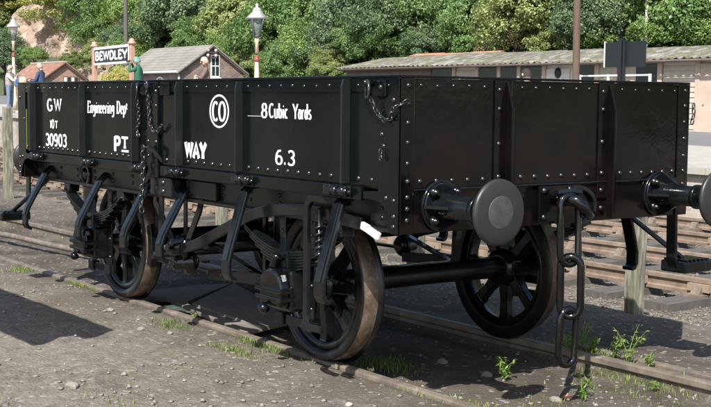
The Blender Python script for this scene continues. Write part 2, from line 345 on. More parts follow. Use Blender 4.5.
# ------------------------------------------------------------------ lettering (stroke glyphs)
def arc(cx, cy, rx, ry, a0, a1, n=14):
    return [(cx + rx * math.cos(rad(a0 + (a1 - a0) * i / n)), cy + ry * math.sin(rad(a0 + (a1 - a0) * i / n))) for i in range(n + 1)]
GL = {  # advance, strokes, serifs (x, y)
 'G': (.80, [arc(.38, .5, .32, .48, 48, 300), [(.54, .085), (.66, .16), (.66, .44)], [(.46, .44), (.74, .44)]], []),
 'W': (1.02, [[(.06, 1), (.28, .02), (.50, .95)], [(.50, .95), (.72, .02), (.94, 1)]], [(.06, 1), (.94, 1)]),
 '1': (.45, [[(.24, 0), (.24, 1), (.08, .82)]], [(.24, 0)]),
 '0': (.72, [arc(.35, .5, .25, .48, 0, 360, 24)], []),
 'T': (.72, [[(.35, 0), (.35, .97)], [(.04, .97), (.66, .97)]], [(.35, 0)]),
 '3': (.70, [arc(.33, .745, .24, .235, 150, -90), arc(.33, .265, .27, .25, 90, -150)], []),
 '9': (.72, [arc(.35, .70, .24, .28, 0, 360, 20), [(.59, .72), (.58, .35), (.45, .06), (.14, .03)]], []),
 '8': (.72, [arc(.35, .75, .21, .23, 0, 360, 18), arc(.35, .26, .26, .255, 0, 360, 18)], []),
 '6': (.72, [arc(.35, .29, .25, .28, 0, 360, 20), [(.10, .30), (.13, .65), (.28, .92), (.52, .96)]], []),
 '.': (.34, [[(.10, .06), (.22, .06)], [(.10, .11), (.22, .11)]], []),
 'E': (.68, [[(.14, 0), (.14, 1)], [(.14, .97), (.58, .97)], [(.14, .52), (.50, .52)], [(.14, .03), (.60, .03)], [(.58, .97), (.60, .80)], [(.60, .03), (.63, .20)]], [(.14, 0), (.14, 1)]),
 'D': (.78, [[(.14, 0), (.14, 1)], [(.14, .97), (.32, .97)] + arc(.34, .5, .32, .47, 90, -90)[1:] + [(.14, .03)]], [(.14, 0), (.14, 1)]),
 'P': (.70, [[(.16, 0), (.16, 1)], [(.16, .97), (.34, .97)] + arc(.36, .72, .24, .25, 90, -90)[1:] + [(.16, .47)]], [(.16, 0)]),
 'A': (.84, [[(.06, 0), (.40, 1), (.74, 0)], [(.20, .32), (.60, .32)]], [(.06, 0), (.74, 0)]),
 'Y': (.82, [[(.04, 1), (.40, .46)], [(.76, 1), (.40, .46), (.40, 0)]], [(.04, 1), (.76, 1), (.40, 0)]),
 'C': (.78, [arc(.40, .5, .33, .48, 50, 310)], []),
 'O': (.84, [arc(.40, .5, .34, .48, 0, 360, 26)], []),
 'B': (.74, [[(.14, 0), (.14, 1)], [(.14, .97)] + arc(.34, .75, .24, .22, 90, -90) + [(.14, .53)], arc(.36, .27, .27, .24, 90, -90) + [(.14, .03)]], []),
 'L': (.62, [[(.14, 1), (.14, 0)], [(.14, .03), (.56, .03)]], []),
 'n': (.60, [[(.12, 0), (.12, .62)], [(.12, .42)] + arc(.29, .42, .17, .20, 160, 0) + [(.46, 0)]], [(.12, 0), (.46, 0)]),
 'g': (.56, [arc(.26, .40, .17, .22, 0, 360, 16), [(.43, .62), (.43, -.10)] + arc(.26, -.10, .17, .16, 0, -150)], []),
 'i': (.30, [[(.14, 0), (.14, .62)], [(.10, .84), (.18, .84)], [(.10, .80), (.18, .80)]], [(.14, 0)]),
 'e': (.54, [[(.09, .34), (.43, .34)] + arc(.26, .32, .18, .30, 8, 310)], []),
 'r': (.46, [[(.12, 0), (.12, .62)], [(.12, .42), (.22, .58), (.40, .60)]], [(.12, 0)]),
 'p': (.60, [[(.12, -.28), (.12, .62)], arc(.29, .31, .18, .30, 0, 360, 16)], [(.12, -.28)]),
 't': (.40, [[(.18, .86), (.18, .10), (.32, .02)], [(.04, .62), (.34, .62)]], []),
 'u': (.60, [[(.10, .62), (.10, .18)] + arc(.27, .2, .17, .2, 190, 340) + [(.45, .62)], [(.45, .62), (.45, 0)]], [(.10, .62), (.45, .62)]),
 'b': (.60, [[(.12, 0), (.12, 1)], arc(.29, .31, .18, .30, 0, 360, 16)], [(.12, 1)]),
 'c': (.52, [arc(.27, .31, .18, .30, 50, 310)], []),
 'a': (.58, [arc(.26, .26, .17, .25, 0, 360, 16), [(.43, .56), (.43, 0)], arc(.26, .46, .17, .16, 10, 140)], []),
 'd': (.60, [arc(.27, .31, .18, .30, 0, 360, 16), [(.45, 1), (.45, 0)]], [(.45, 1)]),
 's': (.48, [arc(.24, .47, .14, .14, 40, 270, 10)[:], arc(.24, .16, .15, .15, 90, -150, 10)], []),
 ' ': (.42, [], []),
}
def lettering(mb, text, x0, x1, z0, h, y, thick=.16, thin=.08, serif=True, slant=0):
    total = sum(GL[c][0] for c in text); sx = (x1 - x0) / total; px = 0; k = 0
    for c in text:
        adv, st, se = GL[c]; strokes = [(s, False) for s in st]
        if serif: strokes += [([(a - .11, b + (.025 if b < .5 else -.025)), (a + .11, b + (.025 if b < .5 else -.025))], True) for a, b in se]
        for pts, isf in strokes:
            k += 1; vs = []; n = len(pts); W = min(1.0, sx / h)
            for i in range(n):
                p = pts[max(i - 1, 0)]; q = pts[min(i + 1, n - 1)]
                closed = pts[0] == pts[-1] or (abs(pts[0][0] - pts[-1][0]) < 1e-6 and abs(pts[0][1] - pts[-1][1]) < 1e-6 and n > 4)
                if closed and i in (0, n - 1): p, q = pts[n - 2], pts[1]
                dx, dz = (q[0] - p[0]) * sx, (q[1] - p[1]) * h; l = math.hypot(dx, dz) or 1
                w = (thin + (thick - thin) * abs(dz) / l) * h * .5 * (W if not isf else .8)
                w = max(w, thin * h * .5)
                X = x0 + (px + pts[i][0]) * sx + slant * pts[i][1] * h; Z = z0 + pts[i][1] * h
                vs += [(X - dz / l * w, y - .0004 * (k % 5), Z + dx / l * w), (X + dz / l * w, y - .0004 * (k % 5), Z - dx / l * w)]
            mb.add(vs, [(2 * i, 2 * i + 1, 2 * i + 3, 2 * i + 2) for i in range(n - 1)])
        px += adv
    return mb

# ================================================================== SETTING
def sst(a, b, x):
    t = np.clip((x - a) / (b - a), 0, 1); return t * t * (3 - 2 * t)
def vnoise(x, y, seed=0):
    def h(i, j):
        q = np.sin(i * 127.1 + j * 311.7 + seed * 74.7) * 43758.5453; return q - np.floor(q)
    xi, yi = np.floor(x), np.floor(y); fx, fy = x - xi, y - yi; fx = fx * fx * (3 - 2 * fx); fy = fy * fy * (3 - 2 * fy)
    return (h(xi, yi) * (1 - fx) + h(xi + 1, yi) * fx) * (1 - fy) + (h(xi, yi + 1) * (1 - fx) + h(xi + 1, yi + 1) * fx) * fy
def fbm(x, y, seed=0, o=4):
    s = 0; a = .5
    for k in range(o): s = s + a * vnoise(x * 2 ** k, y * 2 ** k, seed + k); a *= .5
    return s
def zground(x, y):
    x = np.asarray(x, float); y = np.asarray(y, float)
    z = -.022 + 0 * x
    four = sst(-.80, -.70, y) * (1 - sst(.70, .80, y))
    z = z - four * (.075 + .03 * sst(-.3, -1.5, x))
    z = z - sst(.80, 1.0, y) * .022
    z = z - sst(2.2, 3.3, y) * .19
    n = fbm(x * 1.3, y * 1.3, 3) - .47; n2 = fbm(x * 9, y * 9, 11) - .47
    rail = np.minimum(np.minimum(abs(y + .75), abs(y - .75)), 1) ; damp = .25 + .75 * sst(.03, .35, rail)
    flat = 1 - .6 * sst(2.8, 3.4, y)
    z = z + (n * .075 + n2 * .026) * damp * flat
    z = np.where((y < -.79), np.minimum(z, -.008 + .02 * sst(-.9, -1.6, y)), z)
    return z
def axis_pts(lo, hi, step, far0, far1):
    a = list(np.arange(lo, hi + 1e-6, step)); d = step; p = lo
    while p > far0: d *= 1.25; p -= d; a.insert(0, p)
    d = step; p = a[-1]
    while p < far1: d *= 1.25; p += d; a.append(p)
    return np.array(a)
GX = axis_pts(-13, 1.8, .06, -600, 500); GY = axis_pts(-4.2, 4.0, .05, -500, 700)
XX, YY = np.meshgrid(GX, GY); ZZ = zground(XX, YY)
nx, ny = len(GX), len(GY); I = np.arange(nx * ny).reshape(ny, nx)
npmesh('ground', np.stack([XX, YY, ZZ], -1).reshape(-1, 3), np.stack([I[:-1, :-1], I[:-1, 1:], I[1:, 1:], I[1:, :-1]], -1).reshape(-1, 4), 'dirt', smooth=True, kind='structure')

# ---------- railway tracks
def rail_poly(yc, top=0.0):
    p = [(-.035, 0), (-.036, -.035), (-.012, -.05), (-.010, -.105), (-.034, -.118), (-.034, -.15), (.034, -.15), (.034, -.118), (.010, -.105), (.012, -.05), (.036, -.035), (.035, 0), (.022, .006), (-.022, .006)]
    return [(yc + a, top + b - .006) for a, b in p]
t1 = empty('railway_track', (-2.6, 0, -.15), 'sunken siding track that the black wagon stands on', 'track')
for yc in (-.75, .75):
    MB().prism(rail_poly(yc), 0, -160, 26).build('rail', 'rail_old', t1, bevel=.004, fix=True)
MB().prism(rail_poly(.95, -.012), 0, -.75, 26).build('check_rail', 'rail_old', t1, bevel=.004, fix=True)
def running_line(yc, label, seed):
    t = empty('railway_track', (-12, yc, -.2), label, 'track'); r = random.Random(seed)
    for s in (-1, 1): MB().prism(rail_poly(yc + s * .765), 0, -200, 40).build('rail', 'rail_side', t, fix=True)
    sl0 = MB().box(-.135, .135, -1.40, 1.40, -.14, 0); k = 0; ch0 = None
    for i in range(50):
        x = 3.2 - i * .76; dx = x + 12
        if k == 0:
            so_ = sl0.build('sleeper', 'sleeper_wood', None, bevel=.012); so_.parent = t; sm = so_
            so_.location = (dx, 0, .03)
            c = MB(); c.box(-.10, .10, -.17, .17, 0, .035)
            for q in (-1, 1): c.prism([(q * .035, .03), (q * .13, .03), (q * .075, .115), (q * .045, .12)], 0, -.05, .05)
            cm = c.build('chair', 'chair_iron', None, bevel=.006, fix=True); kb = MB().box(-.12, .12, .032, .078, .055, .125).build('key', 'key_wood', None, bevel=.008)
        else:
            inst(sm, 'sleeper', t, (dx, r.uniform(-.03, .03), .03 + r.uniform(-.008, .01)), r.uniform(-.01, .01))
        for s in (-1, 1):
            L = (dx, s * .765, .028)
            if k == 0 and s == -1: cm.parent = t; cm.location = L; kb.parent = t; kb.location = L; kb.rotation_euler.z = math.pi
            else:
                inst(cm, 'chair', t, L); inst(kb, 'key', t, (L[0] + r.uniform(-.03, .03), L[1], L[2]), math.pi if s < 0 else 0)
        k += 1
running_line(4.88, 'ballasted track with wooden keys, nearest behind the wagon', 4)
running_line(8.15, 'ballasted track beside the platform wall, farther from the wagon', 5)

# ---------- platform (rises gently to the left)
def zplat(x): return .62 + .0135 * max(0.0, -x - 8)
PL = empty('platform', (-20, 16, 0), kind='structure')
xs = [40, 0, -8, -20, -40, -60, -80, -110, -160]
b = MB()
for x0, x1 in zip(xs[1:], xs[:-1]):
    za, zb = zplat(x0), zplat(x1)
    b.add([(x0, 10.3, -.4), (x1, 10.3, -.4), (x1, 10.3, zb - .1), (x0, 10.3, za - .1)], [(0, 1, 2, 3)])
b.build('front_wall', 'brick_pale', PL)
b = MB()
for x0, x1 in zip(xs[1:], xs[:-1]):
    za, zb = zplat(x0), zplat(x1)
    b.add([(x0, 10.9, za - .004), (x1, 10.9, zb - .004), (x1, 36, zb - .004), (x0, 36, za - .004)], [(0, 1, 2, 3)])
b.build('surface', 'tarmac', PL)
b = MB()
for x0, x1 in zip(xs[1:], xs[:-1]):
    za, zb = zplat(x0), zplat(x1)
    b.add([(x0, 10.92, za + .003), (x1, 10.92, zb + .003), (x1, 17.2, zb + .003), (x0, 17.2, za + .003)], [(0, 1, 2, 3)])
b.build('paved_strip', 'concrete', PL)
cp = None; x = 4.0
while x > -60:
    z = zplat(x - .45); sl = (zplat(x - .9) - zplat(x)) / .9
    if cp is None:
        cp = MB().box(-.445, .445, -.36, .36, -.1, 0).build('coping_slab', 'concrete', None, bevel=.012); cp.parent = PL
        o = cp
    else: o = inst(cp, 'coping_slab', PL)
    o.location = (x - .45 + 20, 10.56 - 16, z + .004 + rnd.uniform(0, .006)); o.rotation_euler = (0, math.atan(sl), 0)
    x -= .9

# ---------- hillside
def zhill(x, y):
    s = sst(33, 47, y + 2.0 * (fbm(x * .08, y * .08, 5) - .47) * 2)
    return .5 + 17 * s + np.clip(y - 45, 0, 60) * .35 + 2.5 * (fbm(x * .12, y * .12, 9) - .47) * sst(33, 38, y)
hx = np.arange(-190, 40, 1.6); hy = np.concatenate([np.arange(32, 56, .8), np.arange(56, 110, 4)])
HX, HY = np.meshgrid(hx, hy); HZ = zhill(HX, HY); I = np.arange(HX.size).reshape(HX.shape)
npmesh('hillside', np.stack([HX, HY, HZ], -1).reshape(-1, 3), np.stack([I[:-1, :-1], I[:-1, 1:], I[1:, 1:], I[1:, :-1]], -1).reshape(-1, 4), 'hill_soil', smooth=True, kind='structure')
# sandstone cutting face
rx = np.arange(-116, -76, .35); rz = np.arange(-.2, 11.5, .28)
RX, RZ = np.meshgrid(rx, rz)
ledge = np.abs(((RZ * .55 + fbm(RX * .15, RZ * .3, 2) * 2.2) % 1) - .5) * 1.1
RY = 36.0 + RZ * .16 - 2.6 * (fbm(RX * .16, RZ * .22, 21) - .47) - 2.4 * (fbm(RX * .55, RZ * .7, 31) - .47) + ledge * 1.0
edge = np.minimum(sst(-116, -110, RX), 1 - sst(-82, -76, RX)); RY = RY + (1 - edge) * 6
I = np.arange(RX.size).reshape(RX.shape)
npmesh('rock_face', np.stack([RX, RY, RZ], -1).reshape(-1, 3), np.stack([I[:-1, :-1], I[:-1, 1:], I[1:, 1:], I[1:, :-1]], -1).reshape(-1, 4), 'rock', kind='structure')

# ---------- foliage
def leaves(centres, normals, size, rng, aspect=.66, jitter=.7):
    n = len(centres); N = normals + rng.normal(0, jitter, (n, 3)); N /= np.linalg.norm(N, axis=1)[:, None] + 1e-9
    A = np.cross(N, rng.normal(0, 1, (n, 3))); A /= np.linalg.norm(A, axis=1)[:, None] + 1e-9; B = np.cross(N, A)
    s = (size * rng.uniform(.6, 1.35, n))[:, None]
    a = A * s * .5; b = B * s * .5 * aspect
    V = np.stack([centres - a, centres - b * .9 + a * .1 + N * s * .07, centres + a, centres + b * .9 + a * .1 + N * s * .07], 1).reshape(-1, 3)
    return V, np.arange(4 * n).reshape(n, 4)
def crown_pts(R, clumps, per, rng, clr, low=.25):
    """leaf positions in clumps filling an uneven ellipsoid"""
    C = []; Nn = []
    R = np.array(R)
    for _ in range(clumps):
        d = rng.normal(0, 1, 3); d[2] = abs(d[2]) if rng.random() > low else d[2]; d /= np.linalg.norm(d)
        rr = rng.uniform(.5, 1.0) ** .6 * (1 + .16 * math.sin(3 * math.atan2(d[1], d[0]) + 5 * d[2]))
        c = d * rr * R; cr = clr * rng.uniform(.6, 1.3)
        q = rng.normal(0, 1, (per, 3)); q /= np.linalg.norm(q, axis=1)[:, None]; q *= (rng.uniform(.35, 1, per) ** .5)[:, None]
        C.append(c + q * cr * np.array([1, 1, .8])); Nn.append(q * .8 + d * .5 + np.array([.1, -.25, .5]))
    return np.concatenate(C), np.concatenate(Nn)
CROWNS = {}
def crown_mesh(key, m, R, clumps, per, clr, size, seed, droop=0):
    rng = np.random.default_rng(seed); C, N = crown_pts(R, clumps, per, rng, clr)
    V, F = leaves(C, N, size, rng, .62 if not droop else .3)
    if droop: V[:, 2] -= droop * rng.random(len(V)) * 0
    o = npmesh('crown', V, F, m); CROWNS[key] = o.data; bpy.data.objects.remove(o)
crown_mesh('dark', 'leaf_dark', (3.2, 3.2, 3.6), 180, 220, .72, 0.181, 1)
crown_mesh('mid', 'leaf_mid', (3.4, 3.4, 3.5), 180, 220, .75, 0.175, 2)
crown_mesh('bright', 'leaf_bright', (3.2, 3.2, 3.4), 171, 220, .78, 0.188, 3)
crown_mesh('yellow', 'leaf_yellow', (3.0, 3.0, 2.8), 141, 220, .70, 0.181, 4)
crown_mesh('pale', 'leaf_pale', (2.6, 2.6, 3.8), 180, 220, .62, 0.168, 5)
crown_mesh('mid2', 'leaf_mid', (3.0, 3.2, 4.0), 187, 220, .66, 0.168, 6)
crown_mesh('dark2', 'leaf_dark', (3.6, 3.2, 3.2), 194, 220, .62, 0.161, 8)
crown_mesh('brown', 'leaf_brown', (3.0, 3.0, 2.6), 120, 200, .65, 0.161, 9)
TR = {}
def trunk_mesh(seed):
    r = random.Random(seed); b = MB()
    pts = [(0, 0, -.5), (r.uniform(-.1, .1), r.uniform(-.1, .1), 1.5), (r.uniform(-.25, .25), r.uniform(-.2, .2), 3.2), (r.uniform(-.4, .4), r.uniform(-.3, .3), 5.6)]
    b.tube(pts, [.24, .19, .15, .05], 8)
    for k in range(6):
        a = k * 1.05 + r.random(); z = r.uniform(1.6, 3.8); l = r.uniform(1.4, 2.3)
        b.tube([(0, 0, z), (math.cos(a) * l * .5, math.sin(a) * l * .5, z + .6), (math.cos(a) * l, math.sin(a) * l, z + 1.5)], [.09, .06, .02], 6)
    o = b.build('trunk', 'bark'); TR[seed] = o.data; bpy.data.objects.remove(o)
for s in (1, 2, 3): trunk_mesh(s)
def tree(u, v, y, key, w, h, label, name='leafy_tree', cat='tree', group='trees and bushes on the hillside'):
    """a tree whose crown centre stands at photo column u, row v on the plane y; w and h scale the crown"""
    c = at(u, v, 1, y); me = CROWNS[key]
    base = min(c[2] - 1.5, float(zhill(c[0], y)))
    base = max(base, c[2] - 4.2 * h)
    t = empty(name, (c[0], c[1], base), label, cat, group)
    tr = bpy.data.objects.new('trunk', TR[1 + int(u) % 3]); col.objects.link(tr); tr.parent = t; tr.scale = (w, w, max(.3, (c[2] - base + h) / 5.0))
    cr = bpy.data.objects.new('crown', me); col.objects.link(cr); cr.parent = t; cr.location = (0, 0, c[2] - base); cr.scale = (w, w, h); cr.rotation_euler.z = (u * 1.7) % 6.28
    return t
TREES = [
 # u, v, y, kind, w, h, label
 (5, 62, 33, 'dark', .75, .75, 'dark green bush at the left edge behind the lamp post'),
 (-14, 20, 38, 'pale', 1.5, 1.3, 'pale green tree at the far left edge above the rock'),
 (28, 0, 41, 'yellow', 1.25, .8, 'yellowish tree above the left end of the rock face'),
 (76, 6, 39.5, 'yellow', 1.45, 1.0, 'bright yellow green tree overhanging the middle of the rock face'),
 (46, -6, 43, 'brown', 1.3, 1.3, 'brownish thin tree behind the yellow trees, above the rock'),
 (110, 6, 40, 'mid', 1.35, 1.3, 'green tree behind the dark telegraph pole'),
 (102, 36, 37.5, 'mid2', .75, .75, 'small green tree right of the rock face, above the station name board'),
 (138, 44, 36, 'dark2', .75, .6, 'dark low bush between the name board and the shed roof'),
 (146, 18, 39, 'bright', 1.05, 1.05, 'light green tree behind the left end of the shed roof'),
 (72, 66, 33, 'pale', .42, .30, 'small pale shrub below the rock, left of the name board'),
 (34, 58, 34, 'bright', .34, .26, 'small bright shrub at the foot of the rock above the rusty roof'),
 (188, 20, 37, 'dark', 1.12, 1.0, 'grey green round crowned tree directly above the shed ridge'),
 (222, 14, 41, 'dark2', 1.1, 1.2, 'dark tree between the round tree and the tall lamp'),
 (240, 38, 36.5, 'pale', .95, 1.0, 'yellow green bushy tree just left of the tall lamp post'),
 (262, 10, 41, 'brown', 1.1, 1.0, 'orange tinged tree top behind the tall lamp lantern'),
 (272, 50, 35, 'mid', .8, .95, 'ivy covered bush just right of the tall lamp post'),
 (300, 24, 38, 'bright', 1.0, 1.25, 'fresh green tree right of the tall lamp, top cut by the frame'),
 (312, 58, 34.5, 'bright', .62, .60, 'bright low bush above the wagon middle, left of the long hut'),
 (336, 20, 38, 'mid2', 1.0, 1.1, 'green tree above the left part of the wagon end door'),
 (342, 54, 35, 'dark2', .72, .72, 'grey green bush touching the left end of the long roof'),
 (374, 18, 36.5, 'dark', .95, 1.05, 'large dark leaved tree above the left end of the mossy roof'),
 (416, 26, 36, 'dark2', .92, .95, 'dense dark ivy mass above the rusty ridge'),
 (452, 20, 36.5, 'mid2', .85, 1.05, 'tall green tree above the right end of the rusty ridge'),
 (484, 26, 36, 'mid', .70, .85, 'green bush beside the brown gap in the hillside'),
 (534, 26, 35.5, 'pale', .95, .95, 'pale drooping willow like tree left of the brown pole'),
 (590, 34, 35, 'dark', .55, .60, 'dark broad leaved bush right behind the brown pole'),
 (600, 4, 37, 'bright', .95, .75, 'light green tree top above the black sign back'),
 (622, 28, 38.5, 'pale', .60, .62, 'pale green bush directly behind the black sign back'),
 (560, 4, 39, 'dark2', .8, .8, 'dark tree top behind the brown pole'),
 (690, 22, 38.5, 'mid', 1.05, 1.05, 'large leafy green tree at the right edge above the roof'),
 (650, 2, 40, 'pale', .8, .8, 'pale tree top behind the thin white trunk'),
 (722, 44, 38, 'bright', .6, .6, 'bright green bush at the right edge just above the roof'),
]
for i, (u, v, y_, kd, w_, h_, lb) in enumerate([
 (158, 34, 37, 'pale', .7, .7, 'pale bush rising behind the left half of the shed roof'),
 (200, 46, 35.5, 'mid2', .7, .5, 'green bush just behind the shed gable apex'),
 (232, 60, 34.5, 'bright', .55, .5, 'bright bush right of the shed gable'),
 (255, 66, 34, 'pale', .5, .45, 'pale bush low behind the tall lamp post'),
 (288, 70, 33.6, 'mid', .5, .45, 'low green bush between the tall lamp and the bright bush'),
 (328, 72, 33.4, 'pale', .42, .36, 'pale low bush left of the long roof corner'),
 (366, 50, 35.2, 'mid2', .6, .55, 'leafy bush above the left corner of the long roof'),
 (396, 44, 35.2, 'mid', .55, .5, 'leafy bush behind the left end of the rusty ridge'),
 (436, 46, 35.2, 'dark', .5, .42, 'dark bush behind the middle of the rusty ridge'),
 (470, 46, 35.2, 'bright', .42, .36, 'small bright bush behind the right end of the rusty ridge'),
 (512, 46, 35.2, 'brown', .5, .45, 'brownish bush in the gap right of the rusty ridge'),
 (560, 46, 35.2, 'pale', .5, .42, 'pale bush behind the roof just left of the brown pole'),
 (604, 46, 36, 'bright', .5, .42, 'bright bush behind the roof left of the black sign'),
 (664, 40, 36.5, 'bright', .5, .45, 'bright bush behind the roof right of the black sign'),
 (500, 10, 39, 'brown', 1.0, 1.1, 'brownish thin tree top above the gap in the hillside'),
 (128, 60, 33.6, 'bright', .55, .45, 'low bush directly behind the name board and green jacket'),
 (96, 58, 34, 'pale', .40, .36, 'pale shrub behind the left post of the name board'),
]): TREES.append((u, v, y_, kd, w_, h_, lb))
for T in TREES: tree(*T)
# undergrowth on the whole slope
rng = np.random.default_rng(40); n = 150000
ux = rng.uniform(-135, -8, n); uy = 33.3 + rng.random(n) ** 1.2 * 16
keep = ~((ux > -112) & (ux < -80) & (uy < 41)); ux, uy = ux[keep], uy[keep]
uz = zhill(ux, uy) + rng.random(len(ux)) * (.3 + 1.3 * fbm(ux * .35, uy * .35, 14))
V, F = leaves(np.stack([ux, uy, uz], 1), np.tile([0, -.7, .6], (len(ux), 1)), .36, rng)
npmesh('undergrowth', V, F, 'leaf_mid', label='green undergrowth covering the hillside behind the station', cat='undergrowth', kind='stuff')

# ---------- long timber building on the platform
HB = empty('timber_building', (-22, 30, zplat(-22)), 'long low timber building with mossy corrugated roof', 'building')
X0, X1, YF, YB, ZE, ZR = -38.2, 6.0, 26.0, 34.0, 3.12, 3.70
zb = .3
def wbox(name, m, x0, x1, z0, z1, d0=0, d1=.06, parent=None, bevel=0):
    return MB().box(x0, x1, YF - d1, YF - d0, z0, z1).build(name, m, parent or HB, bevel=bevel)
MB().box(X0, X1, YF + .02, YB, zb, ZE - .02).build('wall', 'cream_white', HB)
MB().prism([(YF + .02, ZE - .03), (YB, ZE - .03), ((YF + YB) / 2, ZR - .1)], 0, X0 + .05, X0 + .2).build('gable', 'fascia_brown', HB)
def roof(name, m, x0, x1, pitch, parent):
    nn = int((x1 - x0) / (pitch / 4)); X = np.linspace(x0, x1, nn + 1); w = .028 * np.cos(np.arange(nn + 1) * math.pi / 2) * (1 + .5 * np.sin(np.arange(nn + 1) * 1.7)) + np.random.default_rng(3).normal(0, .008, nn + 1)
    sag = .035 * np.sin(X * .33) + .02 * np.sin(X * .9 + 1)
    rows = [(YF - .45, ZE - .05), (YF + 1.0, ZE + .20), (YF + 2.2, ZE + .44), ((YF + YB) / 2, ZR), (YB + .4, ZE)]
    V = np.concatenate([np.stack([X, np.full_like(X, y), z + w + sag * (.4 + .6 * (k == 3))], 1) for k, (y, z) in enumerate(rows)])
    I = np.arange(len(rows) * (nn + 1)).reshape(len(rows), nn + 1)
    V -= np.array(HB.location)
    o = npmesh(name, V, np.stack([I[:-1, :-1], I[:-1, 1:], I[1:, 1:], I[1:, :-1]], -1).reshape(-1, 4), m, parent, smooth=True)
    so_ = o.modifiers.new('solid', 'SOLIDIFY'); so_.thickness = .03; return o
rf = roof('roof', 'roof_moss', X0 - .25, X1, .30, HB)
xr = at(495, 52, 1, 30)[0]
k = 0; x = X0 - .1
while x < xr:
    l = rnd.uniform(1.5, 2.2); zz = rnd.uniform(-.02, .03)
    MB().prism([(29.45, ZR - .02 + zz), (30, ZR + .11 + zz), (30.55, ZR - .02 + zz), (30.5, ZR - .06 + zz), (30, ZR + .07 + zz), (29.5, ZR - .06 + zz)], 0, x, min(x + l, xr + .6)).build('ridge_sheet', 'ridge_rust', rf, fix=True); x += l - .05
MB().cyl((X0, YF - .47, ZE - .13), (X1, YF - .47, ZE - .13), .045, 8).build('gutter', 'fascia_brown', HB)
wbox('fascia', 'fascia_brown', X0, X1, ZE - .17, ZE - .06, .30, .34)
# wall bays between photo columns
def X(u): return float(at(u, 75, 1, YF)[0])
wbox('left_boarding', 'fascia_brown', X0, X(432), zb, ZE - .2, .0, .05)
for z in np.arange(.7, ZE - .2, .2): wbox('board', 'fascia_brown', X0, X(432), z, z + .17, .05, .075)
def window(ua, ub, z0=1.35, z1=2.98, bars=0, fm='lamp_grey'):
    xa, xb = X(ua), X(ub); w = wbox('window', fm, xa, xb, z0, z1, .0, .05)
    g = .035
    n = bars + 1; ww = (xb - xa - g * (n + 1)) / n
    for i in range(n):
        MB().box(xa + g + i * (ww + g), xa + g + i * (ww + g) + ww, YF - .058, YF - .051, z0 + g, z1 - g).build('pane', 'glass', w)
    MB().box(xa, xb, YF - .075, YF - .058, (z0 + z1) / 2 - .02, (z0 + z1) / 2 + .02).build('glazing_bar', fm, w)
def boards(ua, ub, m='cream_board', z0=zb + .2, z1=2.95):
    xa, xb = X(ua), X(ub); z = z0
    while z < z1 - .1:
        MB().prism([(YF - .05, z), (YF - .022, z + .165), (YF + .0, z + .165), (YF + .0, z)], 0, xa, xb).build('board', m, HB, fix=True); z += .168
for u in (455, 478, 500, 520, 545, 598, 616, 634, 661, 699): wbox('post', 'frame_pink', X(u) - .09, X(u) + .09, zb, 2.98, 0, .09, bevel=.01)
window(433, 453); boards(457, 476); window(480, 498); window(502, 518); window(522, 543); boards(547, 570, 'cream_white'); window(578, 596, fm='window_white'); boards(600, 614); boards(617, 633)
window(636, 659, z0=1.5, fm='window_white'); boards(664, 697)
for z in np.arange(zb + .2, 1.3, .168):
    for ua, ub in ((433, 453), (480, 498), (502, 518), (522, 543), (578, 596), (636, 659)):
        wbox('board', 'cream_board', X(ua), X(ub), z, z + .16, .0, .035)
dr = wbox('door', 'frame_pink', X(700), X(700) + 1.0, zb + .3, 2.9, .0, .06)
for i in range(3): MB().box(X(700) + .55, X(700) + .85, YF - .068, YF - .061, 1.45 + i * .42, 1.80 + i * .42).build('pane', 'glass', dr)
MB().box(X(700) + .5, X(700) + .9, YF - .0655, YF - .0605, 1.38, 2.72).build('door_light_frame', 'window_white', dr)
MB().dome((X(700) + .2, YF - .06, 1.6), (0, -1, 0), .03).build('handle', 'worn_steel', dr)
o = empty('wall_disc', tuple(at(557, 73, 1, YF - .12)), 'dark oval plate on the white boarding left of the brown pole', 'plate')
c = at(557, 73, 1, YF - .1)
b = MB(); b.lathe((c[0], YF - .06, c[2]), (0, -1, 0), [(0, .135), (.03, .135), (.05, .12), (.055, .001)], 20); b.build('disc', 'sign_back', o); o.children[0].scale = (1, 1, 1.25)
b = MB(); b.lathe((c[0], YF - .05, c[2]), (0, -1, 0), [(0, .155), (.02, .155), (.02, .135), (0, .135)], 20, False); b.build('rim', 'lamp_grey', o); o.children[1].scale = (1, 1, 1.25)

# ---------- brick buildings
def gabled(name, label, xa, xb, y0, y1, zg, ze, zr, wall, roofm, over=.25, eave='sign_back'):
    t = empty(name, ((xa + xb) / 2, (y0 + y1) / 2, zg), label, 'building'); ym = (y0 + y1) / 2
    MB().prism([(y0, zg), (y1, zg), (y1, ze), (ym, zr), (y0, ze)], 0, xa, xb).build('wall', wall, t, fix=True)
    sl = (zr - ze) / (ym - y0)
    R = None
    for s, ye in ((-1, y0), (1, y1)):
        yo = ye + s * over; zo = ze - over * sl
        o = MB().prism([(yo, zo + .03), (ym, zr + .03), (ym, zr + .12), (yo, zo + .11)], 0, xa - .25, xb + .22).build('roof', roofm, t, fix=True)
        if s < 0: R = o
        MB().prism([(yo + .02 * -s, zo - .06), (ym, zr - .06), (ym, zr + .025), (yo + .02 * -s, zo + .025)], 0, xb + .12, xb + .17).build('barge_board', 'fascia_brown', t, fix=True)
    return t, R
xg = float(at(180, 68, 1, 26)[0]); xl = float(at(122, 68, 1, 26)[0])
y1s = float(at(243, 72, 0, xg)[1]); zes = float(at(180, 69, 1, 26)[2]); zrs = float(at(210, 45, 0, xg)[2])
shed, R = gabled('brick_shed', 'brick shed with pale slate roof behind the name board', xl, xg, 26, y1s, .8, zes - .1, zrs - .1, 'brick_shed', 'roof_slate')
MB().cyl((xl - .2, 25.72, zes - .16), (xg + .2, 25.72, zes - .16), .07, 8).build('gutter', 'lamp_white', shed)
